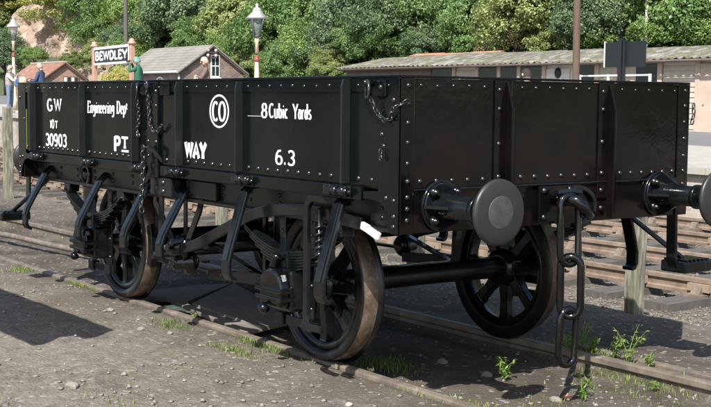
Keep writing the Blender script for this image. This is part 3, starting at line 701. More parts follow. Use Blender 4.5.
MB().cyl((xg + .06, 25.9, .8), (xg + .06, 25.9, zes - .1), .05, 8).build('downpipe', 'lamp_white', shed)
# rows of slate courses
for k in range(9):
    f = (k + .5) / 9; ym = (26 + y1s) / 2; sl = (zrs - zes) / (ym - 26); y = 25.8 + (ym - 25.8) * f; z = zes - .1 - .25 * sl + (zrs - zes + .25 * sl) * (y - 25.75) / (ym - 25.75) + .125
    MB().box(xl - .25, xg + .22, y - .02, y + .03, z - .03, z + .004).build('slate_course', 'roof_slate', R)
yw = float(at(215, 66, 0, xg)[1]); zw = float(at(215, 66, 0, xg)[2])
w = MB().box(xg, xg + .05, yw - .28, yw + .28, zw - .62, zw + .62).build('window', 'window_white', shed, bevel=.01)
for i in (-1, 1):
    for j in (-1, 1): MB().box(xg + .051, xg + .056, yw + i * .125 - .1, yw + i * .125 + .1, zw + j * .29 - .26, zw + j * .29 + .26).build('pane', 'glass', w)
MB().box(xg, xg + .12, yw - .34, yw + .34, zw - .72, zw - .63).build('sill', 'window_white', w)
for j, vv in enumerate((51, 56)):
    c = at(212, vv, 0, xg + .15)
    MB().box(xg + .12, xg + .18, c[1] - .34, c[1] + .34, c[2] - .11, c[2] - .06).build('cross_arm', 'telegraph_wood', shed)
    MB().box(xg, xg + .12, c[1] - .03, c[1] + .03, c[2] - .11, c[2] - .06).build('arm_bracket', 'telegraph_wood', shed)
    for s in (-1, 1):
        bb = MB(); bb.lathe((xg + .15, c[1] + s * .25, c[2] - .06), (0, 0, 1), [(0, .04), (.05, .09), (.13, .09), (.16, .06), (.19, .001)], 10); bb.build('insulator', 'lamp_white', shed)
c = at(160.5, 80, 1, 26)
w = MB().prism([(c[0] - .5, 1.9), (c[0] + .5, 1.9)] + [(c[0] + .5 * math.cos(a), 2.62 + .28 * math.sin(a)) for a in np.linspace(0, math.pi, 9)], 1, 25.95, 26).build('arched_window', 'window_white', shed, fix=True)
for i in range(4): MB().box(c[0] - .43 + i * .22, c[0] - .43 + i * .22 + .17, 25.94, 25.949, 1.95, 2.66 if i in (0, 3) else 2.8).build('pane', 'glass', w)
# small brick hut with rusty roof
xg = float(at(45, 72, 1, 24)[0]); y1h = float(at(84, 80, 0, xg)[1]); zeh = float(at(45, 72, 1, 24)[2]); zrh = float(at(63, 62, 0, xg)[2])
xl = float(at(14, 74, 1, 24)[0])
hut, R = gabled('brick_hut', 'small red brick hut with rusty sheet roof at the left', xl, xg, 24, y1h, .8, zeh - .35, zrh - .1, 'brick_red', 'roof_rust', .2)
MB().box(xl - .2, xg + .2, (24 + y1h) / 2 - .1, (24 + y1h) / 2 + .1, zrh - .02, zrh + .07).build('ridge_cap', 'concrete', R)
yw = float(at(71, 79, 0, xg)[1]); w = MB().box(xg, xg + .05, yw - .55, yw + .55, 2.1, 3.05).build('window', 'fascia_brown', hut)
for i in range(4): MB().box(xg + .051, xg + .06, yw - .48 + i * .25, yw - .48 + i * .25 + .17, 2.15, 2.98).build('pane', 'window_white' if i % 2 == 0 else 'glass', w)

# ---------- station name board
SY = 12.2; zc = zplat(-30)
pA, pB = at(94.5, 60, 1, SY + .35), at(132, 60, 1, SY - .05)
NB = empty('station_name_board', tuple((pA + pB) / 2 * np.array([1, 1, 0]) + np.array([0, 0, zc])), 'black and white station name board on two red posts', 'sign')
def posted(p, vtop):
    zt = float(at(*((94.5, vtop) if p is pA else (132, vtop)), 1, p[1])[2]); b = MB()
    b.box(p[0] - .08, p[0] + .08, p[1] - .08, p[1] + .08, zc - .2, zt - .22)
    o = b.build('post', 'red_paint', NB, bevel=.02)
    b = MB(); b.lathe((p[0], p[1], zt - .22), (0, 0, 1), [(0, .10), (.04, .145), (.08, .145), (.11, .09), (.15, .10), (.20, .06), (.22, .001)], 14); b.build('cap', 'red_paint', o)
posted(pA, 41.5); posted(pB, 38)
# board frame lies between the posts
d = (pB - pA); d[2] = 0; Lb = float(np.linalg.norm(d)); d /= Lb; ang = math.atan2(d[1], d[0])
zt = float(at(113, 46, 1, SY + .15)[2]); z0 = float(at(113, 64.3, 1, SY + .15)[2])
bd = MB().box(.13, Lb - .13, -.06, .04, z0, zt).build('board', 'white_paint', None, bevel=.01)
fc = MB().box(.13 + .08, Lb - .21, -.075, -.061, z0 + .085, zt - .085).build('face', 'sign_black', None)
lt = lettering(MB(), 'BEWDLEY', .13 + .17, Lb - .20, z0 + .165, zt - z0 - .33, -.080, .42, .24, False).build('lettering', 'white_paint', None)
for o in (bd, fc, lt):
    o.parent = NB; o.location = Vector((pA[0], pA[1], 0)) - Vector(NB.location); o.rotation_euler.z = ang
fc.parent = bd; lt.parent = bd; fc.location = lt.location = (0, 0, 0); fc.rotation_euler.z = lt.rotation_euler.z = 0

# ---------- platform lamps
def lamp(u, vt, y, label, s=1.0):
    p = at(u, vt, 1, y); zg_ = zplat(p[0]); zt = p[2]
    t = empty('platform_lamp', (p[0], y, zg_), label, 'lamp post', 'lamps along the platform'); x = p[0]
    hs = .95 * s; zl = zt - hs
    b = MB(); b.lathe((x, y, zg_), (0, 0, 1), [(0, .16), (.5, .15), (.55, .10), (zl - zg_ - .75, .062), (zl - zg_ - .7, .062)], 14); b.build('post', 'buff_paint', t)
    b = MB(); b.lathe((x, y, zl - .72), (0, 0, 1), [(0, .06), (.02, .085), (.09, .085), (.12, .065), (.15, .075), (.19, .055)], 14); b.build('collar', 'collar_red', t)
    b = MB(); b.lathe((x, y, zl - .48), (0, 0, 1), [(0, .055), (.3, .05), (.36, .075), (.5, .05)], 12); b.build('neck', 'buff_paint', t)
    b = MB()
    for i in range(4):
        a = i * math.pi / 2 + .4
        b.cyl((x + .10 * math.cos(a), y + .10 * math.sin(a), zl), (x + .24 * s * math.cos(a), y + .24 * s * math.sin(a), zl + .52 * s), .016, 6)
    b.lathe((x, y, zl - .02), (0, 0, 1), [(0, .05), (.01, .13), (.05, .13)], 4)
    b.build('lantern_frame', 'lamp_grey', t)
    b = MB(); b.lathe((x, y, zl + .03), (0, 0, 1), [(0, .09), (.48 * s, .215 * s)], 4); b.build('lantern_glass', 'glass_lamp', t)
    b = MB(); b.lathe((x, y, zl + .50 * s), (0, 0, 1), [(0, .30 * s), (.04, .32 * s), (.20 * s, .13 * s), (.24 * s, .13 * s), (.30 * s, .10 * s), (.34 * s, .03), (.40 * s, .05 * s), (.45 * s, .004)], 4); b.build('lantern_top', 'lamp_white', t)
m = mat('glass_lamp', (.24, .26, .27), .12); m.node_tree.nodes['Principled BSDF'].inputs['Alpha'].default_value = .45
lamp(257, 3, 13, 'buff lamp post with square lantern above the middle of the wagon side')
lamp(13, 16.5, 13, 'buff lamp post with square lantern at the left edge')

# ---------- poles, sign back, railing
def pole(name, label, u, y, r, r2, m, lean=0, ztop=16, cat='pole', zg0=None):
    p = at(u, 80, 1, y); zg_ = zplat(p[0]) if zg0 is None else zg0
    t = empty(name, (p[0], y, zg_), label, cat)
    b = MB(); n = 8
    b.tube([(p[0] + lean * (k / n), y, zg_ - .3 + (ztop - zg_) * k / n) for k in range(n + 1)], [r + (r2 - r) * k / n for k in range(n + 1)], 12)
    b.build('shaft', m, t); return t, p
t, p = pole('telegraph_pole', 'stout brown wooden pole in front of the timber building', 576.5, 18, .095, .085, 'telegraph_wood', -.12, 11)
MB().box(p[0] - .75, p[0] + .75, 17.82, 17.9, 10.0, 10.12).build('cross_arm', 'telegraph_wood', t)
t, p = pole('telegraph_pole', 'thin dark pole behind the station name board', 126.5, 27, .13, .12, 'dark_pole', -.1, 13)
MB().box(p[0] - .75, p[0] + .75, 26.82, 26.9, 12.0, 12.12).build('cross_arm', 'telegraph_wood', t)
t, p = pole('birch_tree', 'thin white trunk rising behind the mossy roof at right', 645.5, 34.9, .075, .05, 'pale_bark', -.12, 15, 'tree', .6)
for k in range(5): MB().tube([(p[0] - .05, 34.9, 6.5 + k), (p[0] + .5 * (-1) ** k, 34.9, 7.3 + k)], [.02, .008], 5).build('limb', 'pale_bark', t)
o = bpy.data.objects.new('crown', CROWNS['pale']); col.objects.link(o); o.parent = t; o.location = (0, 0, 12); o.scale = (.5, .5, .8)
y = 14.5; p0 = at(606, 42, 1, y); p1 = at(645, 66.5, 1, y)
SB = empty('platform_sign', ((p0[0] + p1[0]) / 2, y, zplat(-10)), 'black back of a sign on a black post, right of the brown pole', 'sign')
zt, z0 = p0[2], p1[2]
MB().box(p0[0], p1[0], y - .02, y + .03, z0, zt - .01).build('board', 'sign_back', SB, bevel=.004)
MB().box(p0[0] - .02, p0[0] - .002, y - .03, y + .04, z0, zt).build('white_edge', 'white_paint', SB)
xm = float(at(624, 60, 1, y)[0])
MB().box(xm - .085, xm + .0, y - .10, y - .021, zplat(-10) - .2, zt + .05).build('post', 'sign_back', SB, bevel=.006)
MB().box(xm + .03, xm + .075, y - .08, y - .021, zplat(-10) - .2, zt + .02).build('post_stiffener', 'sign_back', SB, bevel=.004)
y = 20.5; RL = empty('white_railing', (float(at(615, 80, 1, y)[0]), y, zplat(-14)), 'white tubular railing in front of the timber building', 'railing')
xa, xb = float(at(580, 76, 1, y)[0]), float(at(650, 76, 1, y)[0]); zt = float(at(615, 75.5, 1, y)[2])
MB().box(xa, xb, y - .03, y + .03, zt - .02, zt + .02).build('top_bar', 'white_paint', RL)
MB().box(xa, xb, y - .03, y + .03, zt - .53, zt - .49).build('lower_bar', 'white_paint', RL)
for x in (xa, xa + (xb - xa) * .42, xb): MB().box(x - .025, x + .025, y - .031, y + .031, zplat(-14) - .1, zt + .03).build('upright', 'white_paint', RL)
p = at(121, 84, 1, 19.5)
FB = empty('flower_bush', (p[0], 19.5, zplat(p[0])), 'yellow flowering bush under the station name board', 'bush')
fm = CROWNS['yellow'].copy(); fm.materials.clear(); fm.materials.append(MATS['flower'])
o = bpy.data.objects.new('crown', fm); col.objects.link(o); o.parent = FB; o.scale = (.30, .28, .26); o.location = (0, 0, 1.15)
o = bpy.data.objects.new('stem', TR[2]); col.objects.link(o); o.parent = FB; o.scale = (.2, .2, .2)

# ================================================================== THE WAGON
W = 1.137; LW = 5.355; ZT = 1.716; ZC = 1.142; ZH = .91
WG = empty('ballast_wagon', (-2.68, 0, 0), 'black riveted drop side railway ballast wagon with white lettering', 'wagon')
def part(b, name, m, parent=None, **k): return b.build(name, m, parent or WG, **k)
def rows(b, pts, d, r=.015):
    for p in pts: b.dome((p[0] + rnd.uniform(-.002, .002), p[1], p[2] + rnd.uniform(-.002, .002)), d, r * rnd.uniform(.9, 1.1))
part(MB().box(-LW + .05, -.05, -W + .05, W - .05, 1.13, 1.17), 'floor', 'wagon_floor')
RX = [-4.96, -3.935, -3.015, -2.337, -1.558, -.445]
def frange(a, b, st):
    n = max(1, round((b - a) / st)); return [a + (b - a) * i / n for i in range(n + 1)]
for s in (-1, 1):
    Y = s * W
    def bx(b, x0, x1, d0, d1, z0, z1): return b.box(x0, x1, min(Y + s * d0, Y + s * d1), max(Y + s * d0, Y + s * d1), z0, z1)
    for nm, xa, xb, ribs in (('side_door', RX[0], RX[2], [RX[1]]), ('side_door', RX[3], RX[5], [RX[4]])):
        D = part(bx(MB(), xa + .004, xb - .004, -.014, 0, 1.146, 1.712), nm, 'black_side', bevel=.003)
        b = bx(MB(), xa + .004, xb - .004, .0005, .007, 1.640, 1.7135); part(b, 'top_flange', 'black_side', D, bevel=.002)
        b = MB(); zr = [1.47, 1.37, 1.27]
        edges = [xa] + ribs + [xb]
        for x0, x1 in zip(edges[:-1], edges[1:]):
            rows(b, [(x, Y, 1.182) for x in frange(x0 + .07, x1 - .055, .105)], (0, s, 0))
            rows(b, [(x, Y + s * .007, 1.676) for x in frange(x0 + .07, x1 - .055, .125)], (0, s, 0), .010)
            rows(b, [(x1 - .045, Y, z) for z in zr], (0, s, 0))
        part(b, 'rivets', 'rivet_black', D, kind='stuff')
        for x in ribs:
            b = MB().prism([(Y, 1.15), (Y + s * .055, 1.15), (Y + s * .055, 1.66), (Y + s * .045, 1.705), (Y, 1.705)], 0, x - .012, x)
            bx(b, x - .06, x - .012, .0, .008, 1.15, 1.705); part(b, 'rib', 'black_rib', D, bevel=.002, fix=True)
        if s < 0:
            yl = Y - .0015
            def word(*a): part(lettering(MB(), *a), 'lettering', 'white_paint', D)
            if xa == RX[0]:
                word('G', -4.705, -4.585, 1.490, .098, yl, .30, .11); word('W', -4.560, -4.400, 1.490, .098, yl, .24, .09)
                word('10', -4.655, -4.555, 1.350, .068, yl, .25, .17, False); word('T', -4.545, -4.480, 1.350, .058, yl, .26, .17, False)
                word('30903', -4.752, -4.300, 1.206, .096, yl, .25, .15, False)
                word('Engineering', -3.895, -3.405, 1.485, .092, yl, .215, .075, True, .05)
                word('Dep', -3.370, -3.205, 1.485, .092, yl, .215, .075, True, .05); word('t', -3.212, -3.178, 1.518, .050, yl, .26, .16, False)
                word('P', -3.425, -3.300, 1.208, .108, yl, .36, .20, False); word('T', -3.292, -3.165, 1.240, .074, yl, .36, .24, True)
                part(MB().box(-3.285, -3.168, yl - .001, yl, 1.207, 1.222), 'underline', 'white_paint', D)
            else:
                word('WAY', -2.305, -2.015, 1.211, .101, yl, .36, .19, False)
                cx_, cz_ = -1.850, 1.521
                for rr in ((.124, .106),):
                    o1 = [(cx_ + rr[0] * math.cos(a), yl, cz_ + rr[1] * math.sin(a)) for a in np.linspace(0, 2 * math.pi, 49)]
                    o2 = [(cx_ + (rr[0] - .015) * math.cos(a), yl, cz_ + (rr[1] - .012) * math.sin(a)) for a in np.linspace(0, 2 * math.pi, 49)]
                    part(MB().add([q for pr in zip(o1, o2) for q in pr], [(2 * i, 2 * i + 2, 2 * i + 3, 2 * i + 1) for i in range(48)]), 'oval_ring', 'white_paint', D)
                word('CO', cx_ - .088, cx_ + .086, cz_ - .062, .122, yl, .22, .10, False)
                word('8', -1.342, -1.270, 1.490, .084, yl, .24, .09); word('Cubic', -1.255, -1.045, 1.490, .084, yl, .22, .08); word('Yards', -.995, -.805, 1.488, .084, yl, .22, .08)
                part(MB().box(-1.50, -1.345, yl - .0005, yl, 1.4965, 1.4985), 'paint_line', 'white_paint', D)
                word('6.3', -1.185, -.968, 1.219, .084, yl, .24, .11, False)
    # fixed plates
    for xa, xb in ((-LW, RX[0] - .004), (RX[2], RX[3]), (RX[5], 0)):
        P_ = part(bx(MB(), xa + .001, xb - .001, -.02, -.002, 1.146, 1.712), 'side_plate', 'black_side', bevel=.002)
        b = MB(); rows(b, [(x, Y - s * .002, 1.182) for x in frange(xa + .09, xb - .12, .115)], (0, s, 0)); rows(b, [(x, Y + s * .006, 1.676) for x in frange(xa + .09, xb - .09, .14)], (0, s, 0), .010); part(b, 'rivets', 'rivet_black', P_, kind='stuff')
        part(bx(MB(), xa + .02, xb - .02, -.0015, .006, 1.642, 1.7135), 'top_flange', 'black_side', P_, bevel=.002)
    part(bx(MB(), -LW, .0, -.03, .014, 1.7145, 1.728), 'top_rail', 'black_side', bevel=.004)
    for x in (RX[0] - .0, RX[2] + .012, RX[3] - .0, RX[5] + .012):
        b = MB().prism([(Y, 1.15), (Y + s * .058, 1.15), (Y + s * .058, 1.67), (Y + s * .048, 1.71), (Y, 1.71)], 0, x - .014, x); part(b, 'rib', 'black_rib', bevel=.002, fix=True)
    # centre stanchion
    part(bx(MB(), -2.83, -2.67, .0, .022, 1.05, 1.712), 'centre_stanchion', 'black_side', bevel=.004)
    b = MB(); rows(b, [(-2.81, Y + s * .022, z) for z in (1.2, 1.3, 1.55, 1.65)] + [(-2.69, Y + s * .022, z) for z in (1.2, 1.3, 1.55, 1.65)], (0, s, 0)); part(b, 'rivets', 'rivet_black', kind='stuff')
    # corner angles with curved gusset at the bottom
    for xe, q in ((0, -1), (-LW, 1)):
        poly = [(xe, ZH), (xe + q * .060, ZH)] + [(xe + q * (.06 + .135 * (1 - math.cos(a)) * 1.0), ZH + .165 * math.sin(a)) for a in np.linspace(.05, math.pi / 2, 8)] + [(xe + q * .30, 1.078), (xe + q * .30, 1.115), (xe + q * .17, 1.125), (xe + q * .17, ZT - .004), (xe, ZT - .004)]
        c_ = part(MB().prism(poly, 1, Y + s * .0005, Y + s * .009), 'corner_angle', 'black_side', bevel=.003, fix=True)
        b = MB(); rows(b, [(xe + q * .035, Y + s * .009, z) for z in (1.085, 1.0, .95)] + [(xe + q * .10, Y + s * .009, 1.095), (xe + q * .14, Y + s * .009, 1.42), (xe + q * .045, Y + s * .009, 1.60)], (0, s, 0)); part(b, 'rivets', 'rivet_black', c_, kind='stuff')
    # curb rail and solebar
    for x0, x1 in ((-LW + .32, -2.84), (-2.66, -.32)):
        part(bx(MB(), x0, x1, -.02, .010, 1.066, 1.138), 'curb_rail', 'black_side', bevel=.004)
    part(bx(MB(), -LW + .1, -.1, -.22, -.12, ZH - .01, 1.128), 'solebar', 'black_dusty', bevel=.004)
    part(bx(MB(), -LW + .1, -.1, -.12, -.075, ZH - .01, ZH + .012), 'solebar_flange', 'black_dusty', bevel=.003)
    b = MB(); rows(b, [(x, Y - s * .12, z) for x in frange(-LW + .3, -.3, .34) for z in (1.02, .97)], (0, s, 0), .014); part(b, 'solebar_bolts', 'black_gear', kind='stuff')
    # hinges
    for x in (-4.90, -3.86, -2.98, -2.42, -1.525, -.515):
        h = part(bx(MB(), x - .115, x - .045, .002, .045, 1.075, 1.140), 'hinge', 'black_gear', bevel=.014, seg=3)
        b = MB()
        b.cyl((x - .045, Y + s * .034, 1.106), (x + .11, Y + s * .034, 1.106), .019, 12); b.lathe((x - .02, Y + s * .034, 1.106), (1, 0, 0), [(0, .02), (.006, .031), (.034, .031), (.04, .02)], 12)
        b.lathe((x + .05, Y + s * .034, 1.106), (1, 0, 0), [(0, .02), (.006, .031), (.034, .031), (.04, .02)], 12); b.lathe((x + .11, Y + s * .034, 1.106), (1, 0, 0), [(0, .013), (.02, .013), (.028, .004)], 10); part(b, 'hinge_pin', 'black_gear', h)
        part(bx(MB(), x - .035, x + .115, .011, .020, 1.072, 1.136), 'hinge_strap', 'black_gear', h, bevel=.004)
    # door stops
    for x in (-.523, -1.532, -2.453, -3.02, -3.82, -4.928):
        if x > -2: pts = [(x, s * 1.03, 1.066), (x, s * 1.10, 1.062), (x, s * 1.14, 1.03), (x, s * 1.252, .675), (x, s * 1.268, .61), (x, s * 1.268, .535), (x, s * 1.25, .505), (x, s * 1.22, .50)]
        else: pts = [(x, s * .96, 1.03), (x, s * 1.02, 1.01), (x, s * 1.075, .955), (x, s * 1.235, .675), (x, s * 1.255, .615), (x, s * 1.255, .54), (x, s * 1.24, .508), (x, s * 1.21, .50)]
        part(MB().bar(pts, .090, (1, 0, 0), .026), 'door_stop', 'black_gear', bevel=.007, fix=True)
        b = MB(); b.bar([Vector(q_) + Vector((0, s * .016, .004)) for q_ in pts[2:5]], .058, (1, 0, 0), .008); part(b, 'door_stop_pad', 'black_gear', bevel=.003, fix=True)

# ---------- ends
for xe, q in ((0, 1), (-LW, -1)):
    def bx(b, d0, d1, y0, y1, z0, z1): return b.box(min(xe + q * d0, xe + q * d1), max(xe + q * d0, xe + q * d1), y0, y1, z0, z1)
    EP = part(bx(MB(), -.02, 0, -W + .002, W - .002, ZC + .004, ZT - .004), 'end_plate', 'black_end')
    b = MB(); st = (-.455, .362)
    for y0, y1 in ((-W + .06, -.49), (-.36, .32), (.45, W - .06)):
        rows(b, [(xe, y, 1.182) for y in frange(y0 + .075, y1 - .075, .10)], (q, 0, 0)); rows(b, [(xe, y, 1.676) for y in frange(y0 + .075, y1 - .075, .115)], (q, 0, 0), .010)
    part(b, 'rivets', 'rivet_black', EP, kind='stuff')
    part(bx(MB(), -.03, .010, -W, W, ZT - .0015, ZT + .012), 'top_rail', 'black_end', EP, bevel=.004)
    for s in (-1, 1):
        y0, y1 = (-W, -W + .085) if s < 0 else (W - .105, W)
        A = part(bx(MB(), .0005, .009, y0, y1, ZH, ZT - .002), 'corner_angle', 'black_end', bevel=.003)
        b = MB(); rows(b, [(xe + q * .009, s * (W - .045), z) for z in (1.676, 1.584, 1.484, 1.382, 1.277, 1.183, 1.104, 1.043, .981)], (q, 0, 0), .0145); part(b, 'rivets', 'rivet_black', A, kind='stuff')
    for ys in st:
        S = part(bx(MB(), .0005, .011, ys - .04, ys + .085, ZC - .1, ZT - .002), 'end_stanchion', 'black_end', bevel=.003)
        Yw = ys + .04
        poly = [(xe + q * .011, ZH + .02), (xe + q * .062, ZH + .02), (xe + q * .062, 1.56), (xe + q * .018, 1.705), (xe + q * .011, 1.705)]
        part(MB().prism(poly, 1, Yw, Yw + .014), 'stanchion_web', 'black_end', S, bevel=.003, fix=True)
        b = MB(); rows(b, [(xe + q * .011, ys - .008, z) for z in (1.66, 1.56, 1.37, 1.19, 1.09, .985)], (q, 0, 0), .0145); part(b, 'rivets', 'rivet_black', S, kind='stuff')
    HS = part(bx(MB(), -.10, -.001, -W + .004, W - .004, ZH, ZC), 'headstock', 'black_end', bevel=.004)
    part(bx(MB(), .0003, .014, -W + .087, W - .107, ZC - .010, ZC + .002), 'headstock_lip', 'black_gear', HS, bevel=.004)
    # drawbar plate and hook
    pl = [(-.165, .925), (-.165, 1.130), (.075, 1.130)] + [(.095 + .19 * math.cos(a), 1.005 + .125 * math.sin(a) * (1 if a > 0 else 1.0)) for a in np.linspace(math.pi / 2, -math.pi / 2, 14)] + [(.03, .885), (-.05, .925)]
    DP = part(MB().prism(pl, 0, xe + q * .0115, xe + q * .030), 'drawbar_plate', 'black_end', bevel=.005, fix=True)
    b = MB(); b.bar([(xe + q * .04, .10 + .165 * math.cos(a), 1.005 + .112 * math.sin(a)) for a in np.linspace(1.75, -1.5, 16)], .036, (1, 0, 0), .028); part(b, 'plate_rim', 'black_gear', DP, bevel=.008, fix=True)
    b = MB(); rows(b, [(xe + q * .03, y, z) for y, z in ((-.13, 1.105), (.075, 1.105), (-.13, .955), (.20, .96))], (q, 0, 0), .017); part(b, 'bolts', 'rivet_black', DP, kind='stuff')
    b = MB(); b.cyl((xe + q * .03, -.05, 1.05), (xe + q * .11, -.05, 1.05), .034, 12)
    b.tube([(xe + q * .09, -.055, 1.05), (xe + q * .145, -.05, 1.062), (xe + q * .19, -.035, 1.055), (xe + q * .215, -.01, 1.025), (xe + q * .22, .015, .99), (xe + q * .215, .045, .972), (xe + q * .20, .075, .985), (xe + q * .19, .085, 1.005)], [.034, .036, .034, .032, .029, .026, .021, .012], 12)
    part(b, 'draw_hook', 'black_gloss')
    b = MB(); b.bar([(xe + q * .10, -.12, 1.095), (xe + q * .13, -.05, 1.105), (xe + q * .15, .02, 1.095)], .06, (1, 0, .3), .022); part(b, 'hook_horn', 'black_gear', fix=True)
    # buffers
    for s in (-1, 1):
        y = s * .865; z = 1.05
        B = MB(); B.lathe((xe + q * .001, y, z), (q, 0, 0), [(0, .136), (.020, .136)], 36); B.lathe((xe + q * .0205, y, z), (q, 0, 0), [(0, .124), (.008, .118)], 36)
        B.lathe((xe + q * .02, y, z), (q, 0, 0), [(0, .078), (.02, .072), (.10, .066), (.27, .060)], 28); B.lathe((xe + q * .285, y, z), (q, 0, 0), [(0, .060), (.004, .073), (.030, .073), (.034, .05)], 28)
        B = part(B, 'buffer_housing', 'black_gear', bevel=.004)
        for a in (0, 90, 180, 270):
            b = MB(); c_, s_ = math.cos(rad(a)), math.sin(rad(a))
            b.add([(xe + q * .028, y + c_ * .07 - s_ * .008, z + s_ * .07 + c_ * .008), (xe + q * .028, y + c_ * .132 - s_ * .008, z + s_ * .132 + c_ * .008), (xe + q * .15, y + c_ * .07 - s_ * .008, z + s_ * .07 + c_ * .008),
                   (xe + q * .028, y + c_ * .07 + s_ * .008, z + s_ * .07 - c_ * .008), (xe + q * .028, y + c_ * .132 + s_ * .008, z + s_ * .132 - c_ * .008), (xe + q * .15, y + c_ * .07 + s_ * .008, z + s_ * .07 - c_ * .008)],
                  [(0, 1, 2), (5, 4, 3), (0, 3, 4, 1), (1, 4, 5, 2), (2, 5, 3, 0)])
            part(b, 'buffer_rib', 'black_gear', B, fix=True)
        for a in (45, 135, 225, 315):
            b = MB(); c_, s_ = math.cos(rad(a)) * .106, math.sin(rad(a)) * .106
            b.lathe((xe + q * .028, y + c_, z + s_), (q, 0, 0), [(0, .027), (.022, .027), (.026, .015), (.044, .015), (.048, .005)], 6); part(b, 'buffer_bolt', 'black_gear', B)
        part(MB().cyl((xe + q * .30, y, z), (xe + q * .44, y, z), .038, 16), 'buffer_rod', 'black_gear')
        H = MB(); H.lathe((xe + q * .425, y, z), (q, 0, 0), [(0, .06), (.006, .158), (.02, .168), (.034, .165), (.040, .15), (.044, .085)], 48); H = part(H, 'buffer_head', 'head_steel')
        b = MB(); b.lathe((xe + q * .4685, y, z), (q, 0, 0), [(0, .086), (.0015, .080), (.004, .04), (.0045, .001)], 32); part(b, 'worn_patch', 'worn_steel', H, label='pale worn circle on the buffer face')
    # end steps on the corners
    for s in (-1, 1):
        x = xe - q * .05
        if (q > 0 and s < 0): continue
        b = MB(); b.bar([(x, s * 1.075, 1.0), (x, s * 1.085, .64), (x, s * 1.11, .575), (x, s * 1.2, .565)], .075, (1, 0, 0), .022); part(b, 'step_hanger', 'black_gear', bevel=.006, fix=True)
        S_ = part(MB().box(x - .10, x + .10, min(s * 1.10, s * 1.36), max(s * 1.10, s * 1.36), .54, .613), 'step_tread', 'black_gear', bevel=.012)
        for k in range(6): MB().box(x - .09, x + .09, s * (1.13 + k * .04) - .008, s * (1.13 + k * .04) + .008, .611, .625).build('tread_ridge', 'black_gear', S_)
        b = MB(); b.bar([(x, s * 1.26, .585), (x - q * .40, s * 1.06, .91)], .04, (0, 1, 0), .02); part(b, 'step_brace', 'black_gear', bevel=.004, fix=True)

# ---------- three link coupling on the near end
def link(p, q, w, r, wd, name='coupling_link', m='black_gloss'):
    """long oval link between p and q, half width w along wd"""
    p = Vector(p); q = Vector(q); d = (q - p).normalized(); wd = Vector(wd); wd = (wd - d * wd.dot(d)).normalized(); pts = []
    for i in range(9): a = math.pi * i / 8; pts.append(p + d * (w - w * math.sin(a)) + wd * (w * math.cos(a)))
    for i in range(9): a = math.pi * i / 8; pts.append(q - d * (w - w * math.sin(a)) - wd * (w * math.cos(a)))
    b = MB(); b.tube(pts, r, 10, True); return part(b, name, m)
link((.155, -.06, 1.085), (.170, -.062, .700), .058, .020, (.25, 1, 0))
link((.175, -.055, .745), (.175, -.05, .405), .056, .0215, (1, .9, 0))
link((.175, -.06, .450), (.175, -.075, .135), .052, .020, (.25, 1, 0))
# ---------- coupling at the far end
link((-LW - .165, -.03, 1.06), (-LW - .17, -.03, .72), .05, .0185, (.3, 1, 0))

# ---------- small chains
def chain(name, pts, r=.0042, lk=.034, w=.010, m='chain_iron', parent=None):
    P = [Vector(p) for p in pts]; b = MB(); seglen = [(P[i + 1] - P[i]).length for i in range(len(P) - 1)]; T = sum(seglen); n = max(2, int(T / (lk * .78)))
    def pos(t):
        for i, l in enumerate(seglen):
            if t <= l or i == len(seglen) - 1: return P[i].lerp(P[i + 1], min(1, t / l)), (P[i + 1] - P[i]).normalized()
            t -= l
    for k in range(n):
        c, d = pos((k + .5) * T / n); wd = Vector((1, 0, 0)) if k % 2 else Vector((0, 1, 0))
        wd = (wd - d * wd.dot(d)); wd = wd.normalized() if wd.length > .1 else d.orthogonal().normalized()
        h = lk / 2 - w; q = []
        for i in range(5): a = math.pi * i / 4; q.append(c + d * (h + w * math.sin(a)) + wd * w * math.cos(a))
        for i in range(5): a = math.pi * i / 4; q.append(c - d * (h + w * math.sin(a)) - wd * w * math.cos(a))
        b.tube(q, r, 6, True)
    return part(b, name, m, parent)
def ring(c, r, t, d, name='pin_ring'):
    c = Vector(c); d = Vector(d).normalized(); a = d.orthogonal().normalized(); e = d.cross(a); b = MB()
    b.tube([c + (a * math.cos(q) + e * math.sin(q)) * r for q in np.linspace(0, 2 * math.pi, 21)[:-1]], t, 8, True); return part(b, name, 'chain_iron')
y = -W - .03
part(MB().box(-.29, -.10, -W - .022, -W - .010, 1.618, 1.704), 'latch_plate', 'black_side', bevel=.004)
b = MB(); b.dome((-.245, -W - .022, 1.665), (0, -1, 0), .016); b.dome((-.14, -W - .022, 1.665), (0, -1, 0), .016); part(b, 'latch_rivets', 'rivet_black', kind='stuff')
part(MB().cyl((-.21, -W - .02, 1.685), (-.21, -W - .085, 1.685), .018, 10), 'latch_pin', 'black_gear')
ring((-.21, -W - .055, 1.652), .046, .008, (.5, 1, 0))
chain('pin_chain', [(-.19, y - .02, 1.61), (-.16, y, 1.535), (-.10, y, 1.498), (-.045, y, 1.505), (-.012, y - .01, 1.555), (.022, -W + .03, 1.60)])
chain('cotter_chain', [(-.124, y, 1.35), (-.122, y, 1.285)], .0035, .028, .009)
b = MB(); b.dome((-.124, -W - .009, 1.362), (0, -1, 0), .014); part(b, 'cotter_stud', 'rivet_black')
part(MB().box(-2.975, -2.86, -W - .022, -W - .006, 1.62, 1.706), 'latch_plate', 'black_side', bevel=.004)
part(MB().box(-2.64, -2.50, -W - .022, -W - .006, 1.62, 1.706), 'latch_plate', 'black_side', bevel=.004)
ring((-2.925, -W - .05, 1.655), .045, .008, (.5, 1, 0)); ring((-2.775, -W - .05, 1.69), .035, .008, (.3, 1, .2))
chain('pin_chain', [(-2.925, y - .02, 1.61), (-2.935, y, 1.50), (-2.945, y, 1.42), (-2.975, y, 1.375), (-2.945, y, 1.33)], .0045)
